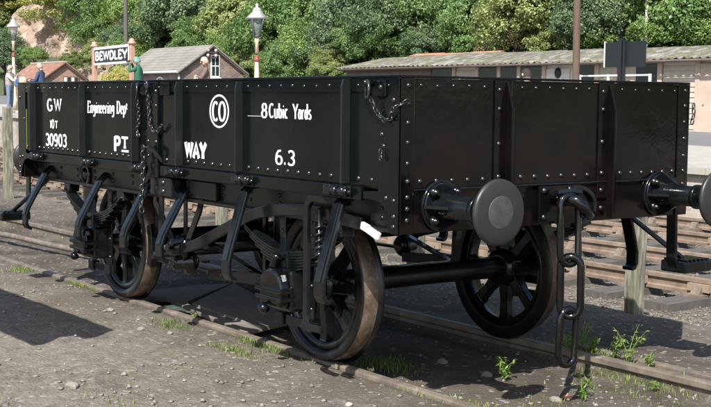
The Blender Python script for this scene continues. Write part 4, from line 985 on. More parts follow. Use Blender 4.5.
chain('pin_chain', [(-2.785, y - .02, 1.70), (-2.785, y, 1.55), (-2.765, y, 1.42), (-2.71, y, 1.372), (-2.64, y, 1.375), (-2.585, y, 1.42)], .0045)
chain('door_chain', [(-2.74, y - .02, 1.262), (-2.79, y - .04, 1.255), (-2.81, y - .03, 1.16), (-2.825, y - .03, 1.0), (-2.85, y - .03, .87), (-2.835, y - .03, .80)], .006, .05, .015)
b = MB().bar([(-2.62, -W - .01, 1.17), (-2.66, -W - .05, 1.24), (-2.74, -W - .06, 1.262)], .03, (0, 0, 1), .014); part(b, 'chain_hook', 'black_gear', fix=True)
chain('cotter_chain', [(.03, W + .01, 1.60), (.03, W + .015, 1.53), (.02, W + .01, 1.47)], .0045)
part(MB().box(-5.152, -5.143, -W - .016, -W - .0095, 1.16, 1.50), 'yellow_seal', 'rope_yellow')
# solebar plate, maker's plate, bracket boxes
part(MB().box(-2.82, -2.50, -W - .005, -W + .12, .925, 1.055), 'solebar_bracket', 'black_gear', bevel=.008)
b = MB(); rows(b, [(-2.62, -W - .005, 1.02), (-2.62, -W - .005, .96)], (0, -1, 0), .02); part(b, 'bracket_bolts', 'rivet_black', kind='stuff')
part(MB().box(-2.46, -2.05, -W + .085, -W + .119, .93, 1.05), 'label_clip', 'black_dusty', bevel=.006)
b = MB(); b.lathe((-4.21, -W + .12, .985), (0, -1, 0), [(0, .10), (.018, .10), (.02, .085), (.012, .082), (.012, .05), (.018, .048), (.018, .001)], 26); part(b, 'makers_plate', 'black_gear')
# top flange light edge: dusty ledge
part(MB().box(-LW + .3, -.3, -W + .035, -W + .105, ZH - .0125, ZH - .0105), 'ledge_dust', 'stone') if False else None

# ---------- wheels, axles, springs, axleboxes
AX = [-1.187, -4.01]; WR = .465
def wheel(xa, s):
    """s=-1 near side; built at its place"""
    yo = lambda t: s * t
    T = MB(); n = 56
    T.lathe((xa, 0, WR + .006), (0, s, 0), [(.682, .405), (.682, .488), (.690, .494), (.704, .488), (.716, .470), (.722, WR + .004), (.812, WR - .002), (.816, WR - .012), (.816, .405), (.682, .405)], n, False)
    for i in range(len(T.f)):
        j = i // n; T.mi[i] = 1 if j in (4, 5) else 0
    tyre = part(T, 'wheel', ['black_dusty', 'tread'], fix=True)
    b = MB(); b.lathe((xa, 0, WR + .006), (0, s, 0), [(.70, .352), (.70, .4045), (.80, .4045), (.80, .352), (.70, .352)], n, False); part(b, 'rim', 'black_gear', tyre, fix=True)
    b = MB(); b.lathe((xa, 0, WR + .006), (0, s, 0), [(.66, .07), (.66, .115), (.70, .125), (.79, .12), (.84, .10), (.84, .07)], 28); part(b, 'hub', 'black_gear', tyre)
    for k in range(8):
        a = rad(k * 45 + 22.5 * 0); c, s_ = math.cos(a), math.sin(a); z0 = WR + .006
        b = MB(); V = []
        for r, hw, t0, t1 in ((.10, .044, .715, .80), (.24, .033, .722, .785), (.34, .036, .722, .785), (.36, .05, .715, .79)):
            for dw, yy in ((-hw, t0), (hw, t0), (hw, t1), (-hw, t1)): V.append((xa + c * r - s_ * dw, yo(yy), z0 + s_ * r + c * dw))
        b.add(V, [(j * 4 + i, j * 4 + (i + 1) % 4, (j + 1) * 4 + (i + 1) % 4, (j + 1) * 4 + i) for j in range(3) for i in range(4)] + [(3, 2, 1, 0), (12, 13, 14, 15)])
        part(b, 'spoke', 'black_gear', tyre, bevel=.008, fix=True)
    return tyre
for xa in AX:
    for s in (-1, 1): wheel(xa, s)
    b = MB(); b.lathe((xa, -1.0, WR + .006), (0, 1, 0), [(0, .05), (.3, .05), (.34, .075), (.6, .07), (1.0, .066), (1.4, .07), (1.66, .075), (1.7, .05), (2.0, .05)], 20); part(b, 'axle', 'black_dusty')
    for s in (-1, 1):
        z = WR + .006
        # W iron
        ya, yb = sorted((s * .965, s * .98)); WI = None
        b = MB()
        for g in (-1, 1):
            b.prism([(xa + g * .125, ZH + .1), (xa + g * .195, ZH + .1), (xa + g * .185, .27), (xa + g * .125, .27)], 1, ya, yb)
        WI = part(b, 'axle_guard', 'black_gear', bevel=.003, fix=True)
        b = MB().box(xa - .22, xa + .24, s * .985 - .008, s * .985 + .008, .235, .29); part(b, 'guard_tie', 'black_gear', WI, bevel=.003)
        for g in (-1, 1): part(MB().box(xa + g * .155 - .04, xa + g * .155 + .04, min(s * .94, s * 1.01), max(s * .94, s * 1.01), .225, .30), 'tie_clip', 'black_dusty', WI, bevel=.008)
        b = MB(); rows(b, [(xa + g * .16, s * .98, zz) for g in (-1, 1) for zz in (.36, .5, .64, .8, .88)], (0, s, 0), .013); part(b, 'guard_bolts', 'rivet_black', WI, kind='stuff')
        # axlebox
        b = MB()
        b.box(xa - .12, xa + .12, min(s * .93, s * 1.10), max(s * .93, s * 1.10), z - .13, z + .12)
        AB = part(b, 'axlebox', 'black_gear', bevel=.02, seg=3)
        pr = [(xa - .115, z - .10), (xa + .115, z - .10), (xa + .125, z + .0)] + [(xa + .125 * math.cos(a), z + .01 + .125 * math.sin(a)) for a in np.linspace(.1, math.pi - .1, 10)] + [(xa - .125, z)]
        part(MB().prism(pr, 1, s * 1.10, s * 1.175), 'axlebox_front', 'black_gloss', AB, bevel=.022, seg=3, fix=True)
        part(MB().box(xa - .145, xa + .145, min(s * 1.09, s * 1.19), max(s * 1.09, s * 1.19), z - .012, z + .018), 'axlebox_band', 'black_gloss', AB, bevel=.008)
        part(MB().box(xa - .145, xa + .145, min(s * 1.09, s * 1.19), max(s * 1.09, s * 1.19), z - .06, z - .032), 'axlebox_band', 'black_gloss', AB, bevel=.008)
        b = MB(); b.lathe((xa, s * 1.14, z + .13), (0, -s * .3, 1), [(0, .035), (.05, .03), (.055, .042), (.075, .042), (.085, .02)], 8); part(b, 'oil_cap', 'black_gloss', AB)
        b = MB(); b.lathe((xa - .03, s * 1.178, z - .10), (0, s, -.6), [(0, .035), (.04, .03), (.05, .012)], 10); part(b, 'drain_plug', 'black_gloss', AB)
        # laminated spring: leaves curve up towards both ends
        for k in range(7):
            hl = .54 - k * .066; b = MB(); pts = []
            for i in range(13):
                t = -1 + i / 6; xx = t * hl; pts.append((xa + xx, s * 1.025, .690 - k * .0165 + .165 * (xx / .54) ** 2))
            b.bar(pts, .088, (0, 1, 0), .0145); part(b, 'spring_leaf', 'black_gear', bevel=.003, fix=True)
        part(MB().box(xa - .05, xa + .05, s * 1.025 - .055, s * 1.025 + .055, .570, .700), 'spring_buckle', 'black_gear', bevel=.008)
        for g in (-1, 1): part(MB().prism([(xa + g * .46, .83), (xa + g * .57, .83), (xa + g * .56, ZH), (xa + g * .44, ZH)], 1, s * .965, s * 1.055), 'spring_shoe', 'black_gear', bevel=.006, fix=True)
        # brake block and hanger
        g = 1 if xa == AX[1] else -1
        b = MB(); b.prism([(xa + g * (WR + .012) * math.cos(a), z + (WR + .012) * math.sin(a)) for a in np.linspace(-.32, .32, 7)] + [(xa + g * (WR + .075) * math.cos(a), z + (WR + .075) * math.sin(a)) for a in np.linspace(.32, -.32, 7)], 1, s * .715, s * .81); part(b, 'brake_block', 'black_dusty', bevel=.006, fix=True)
        b = MB(); b.bar([(xa + g * .575, s * .77, .40), (xa + g * .565, s * .77, .62), (xa + g * .54, s * .77, .93)], .05, (0, 1, 0), .018); part(b, 'brake_hanger', 'black_gear', fix=True)

# ---------- brake gear
for s in (-1, 1):
    y = s * 1.062
    b = MB(); kp = [(-2.72, .54), (-2.56, .565), (-2.38, .585), (-2.10, .69), (-1.65, .86), (-1.48, .91), (-1.30, .935), (-1.05, .958), (-.87, .958), (-.62, .950), (-.42, .92)]
    xsv = np.linspace(-2.72, -.42, 40); zsv = np.interp(xsv, [k_[0] for k_ in kp], [k_[1] for k_ in kp]); zsv = np.convolve(np.pad(zsv, 3, mode='edge'), np.ones(7) / 7, 'valid')
    b.bar([(a_, y, c_) for a_, c_ in zip(xsv, zsv)], .024, (0, 1, 0), .072)
    BL = part(b, 'brake_lever', 'black_gear', bevel=.005, fix=True)
    b = MB(); b.bar([(-.42, y, .92), (-.37, y, .907), (-.262, y, .870)], .026, (0, 1, 0), .044); part(b, 'lever_tip', 'white_paint', BL, bevel=.008, fix=True, label='white painted lever end')
    # lever guide with toothed rack
    y = s * 1.125
    if s < 0:
     b = MB(); b.bar([(-.60, s * 1.02, 1.03), (-.70, y, 1.045), ] + [(-.78 - .082 * math.sin(a), y, .965 + .082 * math.cos(a)) for a in np.linspace(0, math.pi / 2, 7)] + [(-.862, y, .37)] + [(-.80 - .062 * math.cos(a), y, .365 - .062 * math.sin(a)) for a in np.linspace(.2, math.pi / 2, 5)] + [(-.70, y, .303)], .030, (0, 1, 0), .045); G = part(b, 'lever_guide', 'black_gear', bevel=.006, fix=True)
     b = MB(); b.tube([(-.758 + .015 * math.cos(a), y + .012 + .015 * math.sin(a), .46 + a * .0062) for a in np.linspace(0, 72, 260)], .0085, 6); part(b, 'guide_spring', 'rivet_black', G)
     part(MB().cyl((-.758, y + .012, .40), (-.758, y + .012, .98), .008, 8), 'guide_rod', 'black_gear', G)
    # V hanger
    b = MB(); b.bar([(-2.97, s * 1.02, .98), (-2.955, s * 1.03, .86), (-2.60, s * 1.03, .50)], .014, (0, 1, 0), .05); b.bar([(-2.28, s * 1.02, .98), (-2.30, s * 1.03, .86), (-2.56, s * 1.03, .50)], .0145, (0, 1, 0), .05); part(b, 'v_hanger', 'black_gear', fix=True)
    part(MB().bar([(-2.80, s * 1.06, .93), (-2.80, s * 1.07, .55)], .016, (0, 1, 0), .055), 'hanger_strut', 'black_gear', fix=True); part(MB().bar([(-2.56, s * 1.0, .93), (-2.56, s * 1.0, .60)], .014, (0, 1, 0), .04), 'hanger_strut', 'black_gear', fix=True)
    b = MB(); b.lathe((-2.57, s * .98, .575), (0, s, 0), [(0, .05), (.03, .085), (.06, .085), (.07, .06), (.13, .055), (.135, .03), (.16, .028)], 20); b.lathe((-2.60, s * .90, .46), (0, s, 0), [(0, .05), (.04, .09), (.075, .09), (.09, .055), (.17, .05), (.18, .02)], 18); part(b, 'brake_tumbler', 'black_gear')
    # push rods to the brake blocks
    b = MB(); b.bar([(-2.62, s * .84, .62), (-1.85, s * .80, .43), (-1.72, s * .77, .42)], .045, (0, 1, 0), .022); part(b, 'push_rod', 'black_gear', fix=True); b = MB(); b.bar([(-2.54, s * .84, .46), (-3.30, s * .80, .46), (-3.38, s * .77, .45)], .045, (0, 1, 0), .022); part(b, 'push_rod', 'black_gear', fix=True)
    b = MB(); b.bar([(-2.48, s * .86, .385), (-1.68, s * .86, .440)], .020, (0, 1, 0), .075); part(b, 'safety_bar', 'black_dusty', bevel=.004, fix=True)
    b = MB(); b.bar([(-1.74, s * .86, .92), (-1.74, s * .86, .37)], .02, (0, 1, 0), .035); part(b, 'safety_loop', 'black_gear', fix=True)
    rows_ = MB(); rows(rows_, [(-1.80, s * .872, .435), (-2.3, s * .872, .40)], (0, s, 0), .010); part(rows_, 'bar_bolts', 'worn_steel', kind='stuff')
    b = MB(); b.lathe((-4.55, s * .80, .80), (0, s, 0), [(0, .07), (.02, .12), (.05, .12), (.06, .07)], 20); part(b, 'scroll_iron', 'black_gear')
part(MB().cyl((-2.57, -1.0, .575), (-2.57, 1.0, .575), .036, 14), 'brake_shaft', 'black_gear')
for x in (-1.76, -3.36): part(MB().cyl((x, -.86, .42), (x, .86, .42), .03, 12), 'brake_cross_rod', 'black_gear')
part(MB().box(-5.2, -.12, -.30, -.20, .93, 1.12), 'middle_bearer', 'black_dusty'); part(MB().box(-5.2, -.12, .20, .30, .93, 1.12), 'middle_bearer', 'black_dusty')
for x in (-1.9, -3.3): part(MB().box(x - .05, x + .05, -.9, .9, .94, 1.11), 'cross_bearer', 'black_dusty')

# ================================================================== THINGS AROUND THE WAGON
def old_post(u, v, h, w, label, lean=0):
    p = at(u, v, 2, -.06); t = empty('timber_post', (p[0], p[1], float(zground(p[0], p[1])) - .02), label, 'post', 'old timber posts between the tracks')
    b = MB(); n = 6; V = []
    r = random.Random(u)
    for k in range(n + 1):
        z = t.location.z - .1 + (h + .1) * k / n; j = lambda: r.uniform(-.006, .006)
        for a, c in ((-1, -1), (1, -1), (1, 1), (-1, 1)): V.append((p[0] + a * w / 2 + j() + lean * k / n, p[1] + c * w / 2 + j(), z + (0 if k < n else r.uniform(-.02, .02))))
    b.add(V, [(k * 4 + i, k * 4 + (i + 1) % 4, k * 4 + 4 + (i + 1) % 4, k * 4 + 4 + i) for k in range(n) for i in range(4)] + [(n * 4, n * 4 + 1, n * 4 + 2, n * 4 + 3)])
    b.build('shaft', 'post_wood', t, bevel=.008, fix=True)
    q = MB(); q.box(p[0] - w * .55, p[0] - w * .515, p[1] - .03, p[1] + .03, t.location.z + h * .7, t.location.z + h * .7 + .04); q.build('staple', 'worn_steel', t)
old_post(633, 312, .95, .115, 'weathered timber post right of the coupling, beyond the far rail', .02)
p = at(418, 240, 1, 2.25); pr_ = (CAM + 0)
def post_at(u, y, h, w, label):
    p = at(u, 250, 1, y); q = np.array([p[0], y, -.06]) - CAM; f = q @ CF
    uu, vv = 355.5 + FPX * (q @ CR) / f, 203.5 - FPX * (q @ CU) / f; old_post(uu, vv, h, w, label)
post_at(416, 2.25, .92, .13, 'weathered timber post seen between the axle and the headstock')
post_at(222, 2.3, .9, .12, 'weathered timber post seen under the middle of the wagon')
post_at(9.5, 2.0, 1.52, .135, 'grey timber post left of the wagon at the picture edge')

# old boards lying between the rails
def plank(name, label, corners, z, th, m='board_wood', cat='board'):
    P = [at(u, v, 2, z) for u, v in corners]; c = sum(P) / len(P); t = MB()
    t.add([(p[0], p[1], z - th) for p in P] + [(p[0], p[1], z) for p in P], [tuple(range(len(P) - 1, -1, -1)), tuple(range(len(P), 2 * len(P)))] + [(i, (i + 1) % len(P), len(P) + (i + 1) % len(P), len(P) + i) for i in range(len(P))])
    o = t.build(name, m, None, bevel=.004, loc=(c[0], c[1], z - th), fix=True); return tag(o, label, cat, 'old boards lying between the rails')
plank('timber_sheet', 'large worn board lying between the rails under the brake lever', [(192, 303), (234, 283), (300, 318), (262, 327)], -.035, .035)
plank('timber_sheet', 'dark board lying between the rails behind the far left wheel', [(128, 293), (196, 285), (232, 283), (188, 301)], -.045, .03)
plank('timber_plank', 'narrow plank beside the near rail under the wagon', [(170, 300), (186, 303), (262, 328), (246, 332)], -.052, .03)
o = plank('puddle', 'small dark puddle by the near rail under the wagon', [(163, 306), (178, 304), (196, 307), (210, 313), (198, 314), (182, 311)], -.066, .006, 'puddle', 'puddle')
del o['group']
pA_, pB_ = at(-20, 231, 2, -.03), at(92, 252, 2, -.03)
b = MB(); b.tube([(pA_ + (pB_ - pA_) * k / 6) + np.array([0, 0, .012 * math.sin(k)]) for k in range(7)], .032, 10)
b.build('iron_pipe', 'rail_old', None, loc=tuple(pB_), label='rusty pipe lying between the rails beyond the wagon', cat='pipe')

# loose stones
rng = np.random.default_rng(77)
ICO = None
def stones(name, n, xr_, yr_, smin, smax, m, label, seed, cond=None, sink=.35):
    r = np.random.default_rng(seed)
    base = np.array([(0, 0, 1), (.9, 0, .25), (.28, .85, .2), (-.72, .53, .3), (-.72, -.53, .22), (.28, -.85, .28), (0, 0, -.5)], float)
    F0 = np.array([(0, 1, 2), (0, 2, 3), (0, 3, 4), (0, 4, 5), (0, 5, 1), (6, 2, 1), (6, 3, 2), (6, 4, 3), (6, 5, 4), (6, 1, 5)])
    X_ = r.uniform(*xr_, n); Y_ = r.uniform(*yr_, n)
    if cond is not None: k = cond(X_, Y_, r); X_, Y_ = X_[k], Y_[k]
    n = len(X_); S = smin * (smax / smin) ** (r.random(n) ** 2.6)
    A = r.uniform(0, 6.28, n); V = np.tile(base, (n, 1, 1)) * (1 + r.uniform(-.3, .3, (n, 7, 1))) * S[:, None, None] * .5
    V[..., 2] *= r.uniform(.45, .95, n)[:, None]; V[..., 0] *= r.uniform(.8, 1.5, n)[:, None]
    c, s_ = np.cos(A)[:, None], np.sin(A)[:, None]; x, y_ = V[..., 0] * c - V[..., 1] * s_, V[..., 0] * s_ + V[..., 1] * c
    V = np.stack([x + X_[:, None], y_ + Y_[:, None], V[..., 2] + (zground(X_, Y_) + S * (.5 - sink) * .5)[:, None]], -1).reshape(-1, 3)
    F = (F0[None] + (np.arange(n) * 7)[:, None, None]).reshape(-1, 3)
    npmesh(name, V, F, m, label=label, cat='stones', kind='stuff')
offrail = lambda x, y, r: (np.abs(np.abs(y) - .75) > .055) & (r.random(len(x)) < .12 + 1.1 * sst(.44, .58, fbm(x * .9, y * .9, 61)) + .7 * sst(-.5, .2, x) * (np.abs(y) < .7))
stones('loose_stones', 17000, (-7, 1.2), (-3.9, 2.6), .005, .042, 'stone', 'small loose stones scattered over the trodden dirt', 3, offrail)
stones('ballast_stones', 34000, (-11, 0), (2.3, 9.9), .014, .05, 'ballast', 'grey ballast stones between the running lines', 4, lambda x, y, r: (r.random(len(x)) < sst(2.5, 3.6, y) * .9 + .1))
# a few larger stones that can be told apart
for i, (u, v, s_, lb, mm) in enumerate([(72, 388, .09, 'grey stone in the foreground dirt, bottom left', 'stone'), (110, 311, .06, 'pale stone by the near rail, left of the puddle', 'stone'), (141, 330, .06, 'white stone on the dirt below the far left wheel', 'stone'),
        (568, 382, .06, 'reddish stone in the gravel below the coupling', 'dead_leaf'), (556, 385, .07, 'grey stone left of the reddish stone below the coupling', 'stone'), (443, 348, .08, 'grey stone between the rails under the near buffer', 'stone'),
        (487, 360, .08, 'grey stone against the far rail below the coupling', 'stone'), (349, 404, .05, 'white stone at the bottom edge below the near wheel', 'concrete'), (170, 333, .05, 'small pale stone right of the white stone', 'stone')]):
    p = at(u, v, 2, -.02); p[2] = float(zground(p[0], p[1])); b = MB(); rr = random.Random(i); n = 7; prof = [(-.4, .5), (-.1, .95), (.2, .85), (.42, .45), (.5, .02)]
    V = []
    for h, q in prof:
        for k in range(n): a = 6.283 * k / n; V.append((p[0] + math.cos(a) * q * s_ * .6 * rr.uniform(.75, 1.2), p[1] + math.sin(a) * q * s_ * .5 * rr.uniform(.75, 1.2), p[2] + h * s_ * .6 * rr.uniform(.85, 1.1) + s_ * .1))
    b.add(V, [(j * n + k, j * n + (k + 1) % n, (j + 1) * n + (k + 1) % n, (j + 1) * n + k) for j in range(4) for k in range(n)]); b.build('stone', mm, None, bevel=.003, loc=tuple(p), label=lb, cat='stone', group='single stones on the ground')

# grass tufts
def grass(name, spots, label, seed, hgt=.036, m='grass'):
    r = np.random.default_rng(seed); V = []; F = []
    for u, v, sx_, sy_, n in spots:
        p = at(u, v, 2, -.03)
        for _ in range(int(n * 5)):
            x = p[0] + r.normal(0, sx_); y_ = p[1] + r.normal(0, sy_); z = float(zground(x, y_)) - .005; a = r.uniform(0, 6.28); h = hgt * r.uniform(.4, 1.3); w = r.uniform(.0012, .003); l = r.uniform(.1, .8) * h
            d = np.array([math.cos(a), math.sin(a), 0]); e = np.array([-d[1], d[0], 0]) * w; o_ = np.array([x, y_, z]); k = len(V)
            V += [o_ - e, o_ + e, o_ + d * l * .35 + e * .8 + [0, 0, h * .6], o_ + d * l * .35 - e * .8 + [0, 0, h * .6], o_ + d * l + e * .15 + [0, 0, h * .95], o_ + d * l - e * .15 + [0, 0, h * .95]]
            F += [(k, k + 1, k + 2, k + 3), (k + 3, k + 2, k + 4, k + 5)]
    npmesh(name, V, F, m, label=label, cat='grass', kind='stuff')
grass('grass_tufts', [(88, 287, .16, .05, 260), (20, 271, .10, .06, 60), (182, 313, .16, .03, 120), (170, 327, .10, .05, 60), (255, 340, .12, .05, 170), (282, 340, .13, .045, 520), (270, 350, .2, .05, 90), (385, 352, .12, .08, 170), (418, 386, .12, .06, 200), (450, 396, .10, .08, 200), (490, 403, .12, .06, 90),
    (360, 360, .05, .03, 60), (325, 362, .03, .01, 12), (232, 353, .15, .04, 60), (600, 402, .3, .1, 30), (640, 385, .3, .06, 30), (560, 402, .15, .08, 30), (590, 350, .16, .05, 200), (640, 372, .25, .05, 120), (115, 402, .3, .06, 14), (5, 405, .2, .05, 10)], 'short grass growing along the siding rails', 12)
# tall weeds by the far rail
def weed(u, v, h, label, seed, lean=0, n=9, leaf=.05):
    h *= 1.2; n = int(n * 2.0); leaf *= .7
    p = at(u, v, 2, -.02); z0 = float(zground(p[0], p[1])); t = empty('weed', (p[0], p[1], z0), label, 'weed', 'weeds growing along the rails'); r = np.random.default_rng(seed)
    st = MB(); C = []; N = []
    for k in range(4):
        a = r.uniform(0, 6.28); l = h * r.uniform(.12, .4) + lean; hh = h * r.uniform(.6, 1)
        pts = [(p[0] + math.cos(a) * l * q * q, p[1] + math.sin(a) * l * q * q, z0 + hh * q) for q in (0, .35, .7, 1)]; st.tube(pts, [.004, .0035, .0025, .001], 5)
        for i in range(n):
            q = r.uniform(.15, 1); C.append((p[0] + math.cos(a) * l * q * q + r.normal(0, .018), p[1] + math.sin(a) * l * q * q + r.normal(0, .018), z0 + hh * q)); N.append((0, 0, 1))
    st.build('stem', 'weed_leaf', t)
    V, F = leaves(np.array(C), np.array(N, float), leaf, r, .3); npmesh('leaves', V - np.array(t.location), F, 'weed_leaf', t)
for i, (u, v, h, lb, lean, n, lf) in enumerate([(582, 348, .20, 'tall thin weed nearest the coupling', 0, 12, .035), (592, 352, .13, 'low leafy weed right of the tall thin weed', .02, 16, .05), (570, 350, .12, 'low weed behind the coupling chain', .02, 16, .045), (614, 357, .15, 'leafy weed in the middle of the rail gap', .03, 14, .045),
        (628, 362, .22, 'tallest leaning weed growing beside the far rail', .06, 16, .04), (648, 366, .10, 'small weed right of the tallest weed', .01, 9, .045), (655, 378, .06, 'tiny bright weed on the far rail edge', .01, 7, .04), (506, 366, .14, 'single green weed against the rail below the far wheel', 0, 14, .05), (583, 384, .13, 'dark weed hanging on the rail side below the coupling', .03, 16, .05),
        (360, 360, .06, 'tiny weed beside the near wheel tread', 0, 8, .03), (326, 361, .05, 'tiny weed at the foot of the near wheel', 0, 6, .025), (195, 310, .07, 'tiny weed beside the puddle', .02, 8, .025)]): weed(u, v, h, lb, 50 + i, lean, n, lf)

# added timber staging out of view left; shaped only to throw the foreground shadow
LH = empty('shadow_caster', (-5.0, -3.13, 0), 'added timber staging on posts, out of view, that casts the foreground shadow', 'staging')
sx1, sy0, sy1, sz0, sz1 = -1.69, -3.34, -2.90, 1.70, 2.0
for y0, y1 in ((sy0, sy0 + .08), (sy1 - .08, sy1)): MB().box(-9.0, sx1, y0, y1, sz0, sz1 - .05).build('side_beam', 'caster_wood', LH, bevel=.008)
x = sx1
while x > -8.9:
    MB().box(x - .215, x, sy0 - .01, sy1 + .01, sz1 - .048, sz1).build('deck_plank', 'caster_wood', LH, bevel=.004); x -= .222
for x in (-3.7, -5.6, -7.5, -8.9):
    for y0 in (sy0 + .02, sy1 - .14): MB().box(x - .06, x + .06, y0, y0 + .12, -.1, sz0 - .001).build('leg', 'caster_wood', LH, bevel=.008)

# ================================================================== PEOPLE
def person(name_label, u, vtop, y, H, face, pose, cols, hair, cap=None, extra=None):
    """face: heading in degrees; pose: dict of joint overrides (body frame: x forward, y left, z up, metres for 1.75 m)"""
    p = at(u, vtop, 1, y); zg_ = p[2] - H; k = H / 1.75
    t = empty('person', (p[0], y, zg_), name_label, 'person', rz=rad(face))
    J = dict(pel=(0, 0, .98), wai=(0, 0, 1.12), che=(.02, 0, 1.30), nec=(.0, 0, 1.47), hb=(.015, 0, 1.56), hm=(.03, 0, 1.645), ht=(.015, 0, 1.695),
             sl=(0, .18, 1.42), el=(-.02, .25, 1.14), wl=(.08, .24, .90), sr=(0, -.18, 1.42), er=(-.02, -.25, 1.14), wr=(.08, -.24, .90),
             hl=(0, .095, .93), kl=(.02, .10, .50), al=(-.02, .10, .09), tl=(.14, .115, .035), hr=(0, -.095, .93), kr=(.02, -.10, .50), ar=(-.02, -.10, .09), tr=(.14, -.115, .035))
    J.update(pose)
    Rr = dict(pel=.15, wai=.145, che=.165, nec=.062, hb=.075, hm=.096, ht=.055, sl=.075, el=.05, wl=.034, sr=.075, er=.05, wr=.034, hl=.10, kl=.066, al=.045, tl=.036, hr=.10, kr=.066, ar=.045, tr=.036)
    names = list(J); V = [Vector(J[n]) * k for n in names]; Rv = [Rr[n] * k for n in names]; ix = {n: i for i, n in enumerate(names)}
    E = [(ix[a], ix[b]) for a, b in (('pel', 'wai'), ('wai', 'che'), ('che', 'nec'), ('nec', 'hb'), ('hb', 'hm'), ('hm', 'ht'), ('che', 'sl'), ('sl', 'el'), ('el', 'wl'), ('che', 'sr'), ('sr', 'er'), ('er', 'wr'), ('pel', 'hl'), ('hl', 'kl'), ('kl', 'al'), ('al', 'tl'), ('pel', 'hr'), ('hr', 'kr'), ('kr', 'ar'), ('ar', 'tr'))]
    seg = {}
    for side in 'lr':
        w = V[ix['w' + side]]; d = (w - V[ix['e' + side]]).normalized(); sd = d.cross(Vector((0, 0, 1))); sd = sd.normalized() if sd.length > .1 else Vector((0, 1, 0)); up = sd.cross(d)
        V.append(w + d * .07 * k); Rv.append(.032 * k); hi = len(V) - 1; E.append((ix['w' + side], hi)); ix['pal' + side] = hi
        for q, (off, ln) in enumerate(((-.030, .072), (-.010, .085), (.012, .08), (.032, .062))):
            V.append(w + (d * (.075 + ln * .5) + sd * off) * k); Rv.append(.010 * k); V.append(w + (d * (.075 + ln) + sd * off - up * .03) * k); Rv.append(.008 * k); E += [(hi, len(V) - 2), (len(V) - 2, len(V) - 1)]
        V.append(w + (d * .06 + sd * -.055 - up * .01) * k); Rv.append(.011 * k); V.append(w + (d * .10 + sd * -.065 - up * .02) * k); Rv.append(.009 * k); E += [(hi, len(V) - 2), (len(V) - 2, len(V) - 1)]
    me = bpy.data.meshes.new('skel'); me.from_pydata([tuple(v) for v in V], E, []); o = bpy.data.objects.new('skel', me); col.objects.link(o)
    o.modifiers.new('skin', 'SKIN'); sd_ = me.skin_vertices[0].data
    for i, r in enumerate(Rv): sd_[i].radius = (r, r * (1.25 if i in (ix['pel'], ix['wai'], ix['che']) else 1.0)); sd_[i].use_root = i == 0
    sb = o.modifiers.new('sub', 'SUBSURF'); sb.levels = sb.render_levels = 1
    dg = bpy.context.evaluated_depsgraph_get(); nm = bpy.data.meshes.new_from_object(o.evaluated_get(dg)); bpy.data.objects.remove(o)
    nm.materials.clear()
    for c in ('skin', cols[0], cols[1], cols[2]): nm.materials.append(MATS[c])   # skin, torso, sleeves, legs
    def dist(c, a, b_):
        ab = b_ - a; tt = max(0, min(1, (c - a).dot(ab) / (ab.length_squared or 1))); return (c - a - ab * tt).length
    kinds = {}
    for e in E:
        n_ = {v: kk for kk, v in ix.items()}; a, b_ = n_.get(e[0], 'f'), n_.get(e[1], 'f')
        if a in ('nec', 'hb', 'hm') or 'f' in (a, b_) or b_.startswith('pal'): kinds[e] = 0
        elif a[0] in 'se' and a[-1] in 'lr' and len(a) == 2: kinds[e] = 2
        elif a in ('hl', 'hr', 'kl', 'kr', 'al', 'ar') or b_ in ('hl', 'hr'): kinds[e] = 3
        else: kinds[e] = 1
    for f in nm.polygons:
        c = Vector(f.center); e = min(E, key=lambda e: dist(c, V[e[0]], V[e[1]]) - .5 * (Rv[e[0]] + Rv[e[1]])); mi = kinds[e]
        if mi == 1 and c.z < .97 * k: mi = 3
        f.material_index = mi; f.use_smooth = True
    ob = bpy.data.objects.new('body', nm); col.objects.link(ob); ob.parent = t
    # face and hair
    hc = V[ix['hm']]; r = .098 * k; f_ = (V[ix['hm']] - V[ix['hb']]).normalized(); fx = Vector((1, 0, 0)); fx = (fx - f_ * fx.dot(f_)).normalized()
    if 'look' in pose: fx = Vector(pose['look']).normalized()
    sy_ = f_.cross(fx)
    def P(a, b_, c): return hc + (fx * a + sy_ * b_ + f_ * c) * k
    b = MB(); b.tube([P(.085, 0, .02), P(.118, 0, -.012), P(.09, 0, -.02)], [.006 * k, .015 * k, .008 * k], 6)
    for s in (-1, 1): b.lathe(P(0, s * .088, 0), sy_ * s, [(0, .028 * k), (.012 * k, .03 * k), (.018 * k, .012 * k)], 8)
    b.build('face_features', 'skin', None).parent = t
    b = MB()
    for s in (-1, 1): b.dome(P(.086, s * .034, .018), fx, .011 * k)
    b.build('eyes', 'hair_dark', None).parent = t
    b = MB(); b.tube([P(.085, -.025, -.05), P(.092, 0, -.052), P(.085, .025, -.05)], .005 * k, 5); b.build('mouth', 'collar_red', None).parent = t
    b = MB(); n = 14; R_ = (1.03 if hair == 'hair_thin' else 1.09) * r; top = []
    for j in range(6):
        ph = math.pi * .5 * (1 - j / 5 * 1.12)
        for i in range(n):
            a = 2 * math.pi * i / n; low = .0 if math.cos(a) > .35 else -.045 * (j == 5)
            top.append(P(R_ / k * math.cos(ph) * math.cos(a) * 1.02, R_ / k * math.cos(ph) * math.sin(a) * .98, R_ / k * math.sin(ph) * 1.08 + .012 + low + (.03 if (j == 5 and math.cos(a) > .35) else 0)))
    b.add(top, [(j * n + i, j * n + (i + 1) % n, (j + 1) * n + (i + 1) % n, (j + 1) * n + i) for j in range(5) for i in range(n)], True)
    b.build('cap' if cap else 'hair', cap or hair, None).parent = t
    if cap:
        b = MB(); b.prism([tuple((P(.09 + .07 * math.cos(a), .075 * math.sin(a), 0))[:2]) for a in np.linspace(-math.pi / 2, math.pi / 2, 8)], 2, hc.z + .03 * k, hc.z + .045 * k); b.build('peak', cap, None, fix=True).parent = t
    return t, V, ix
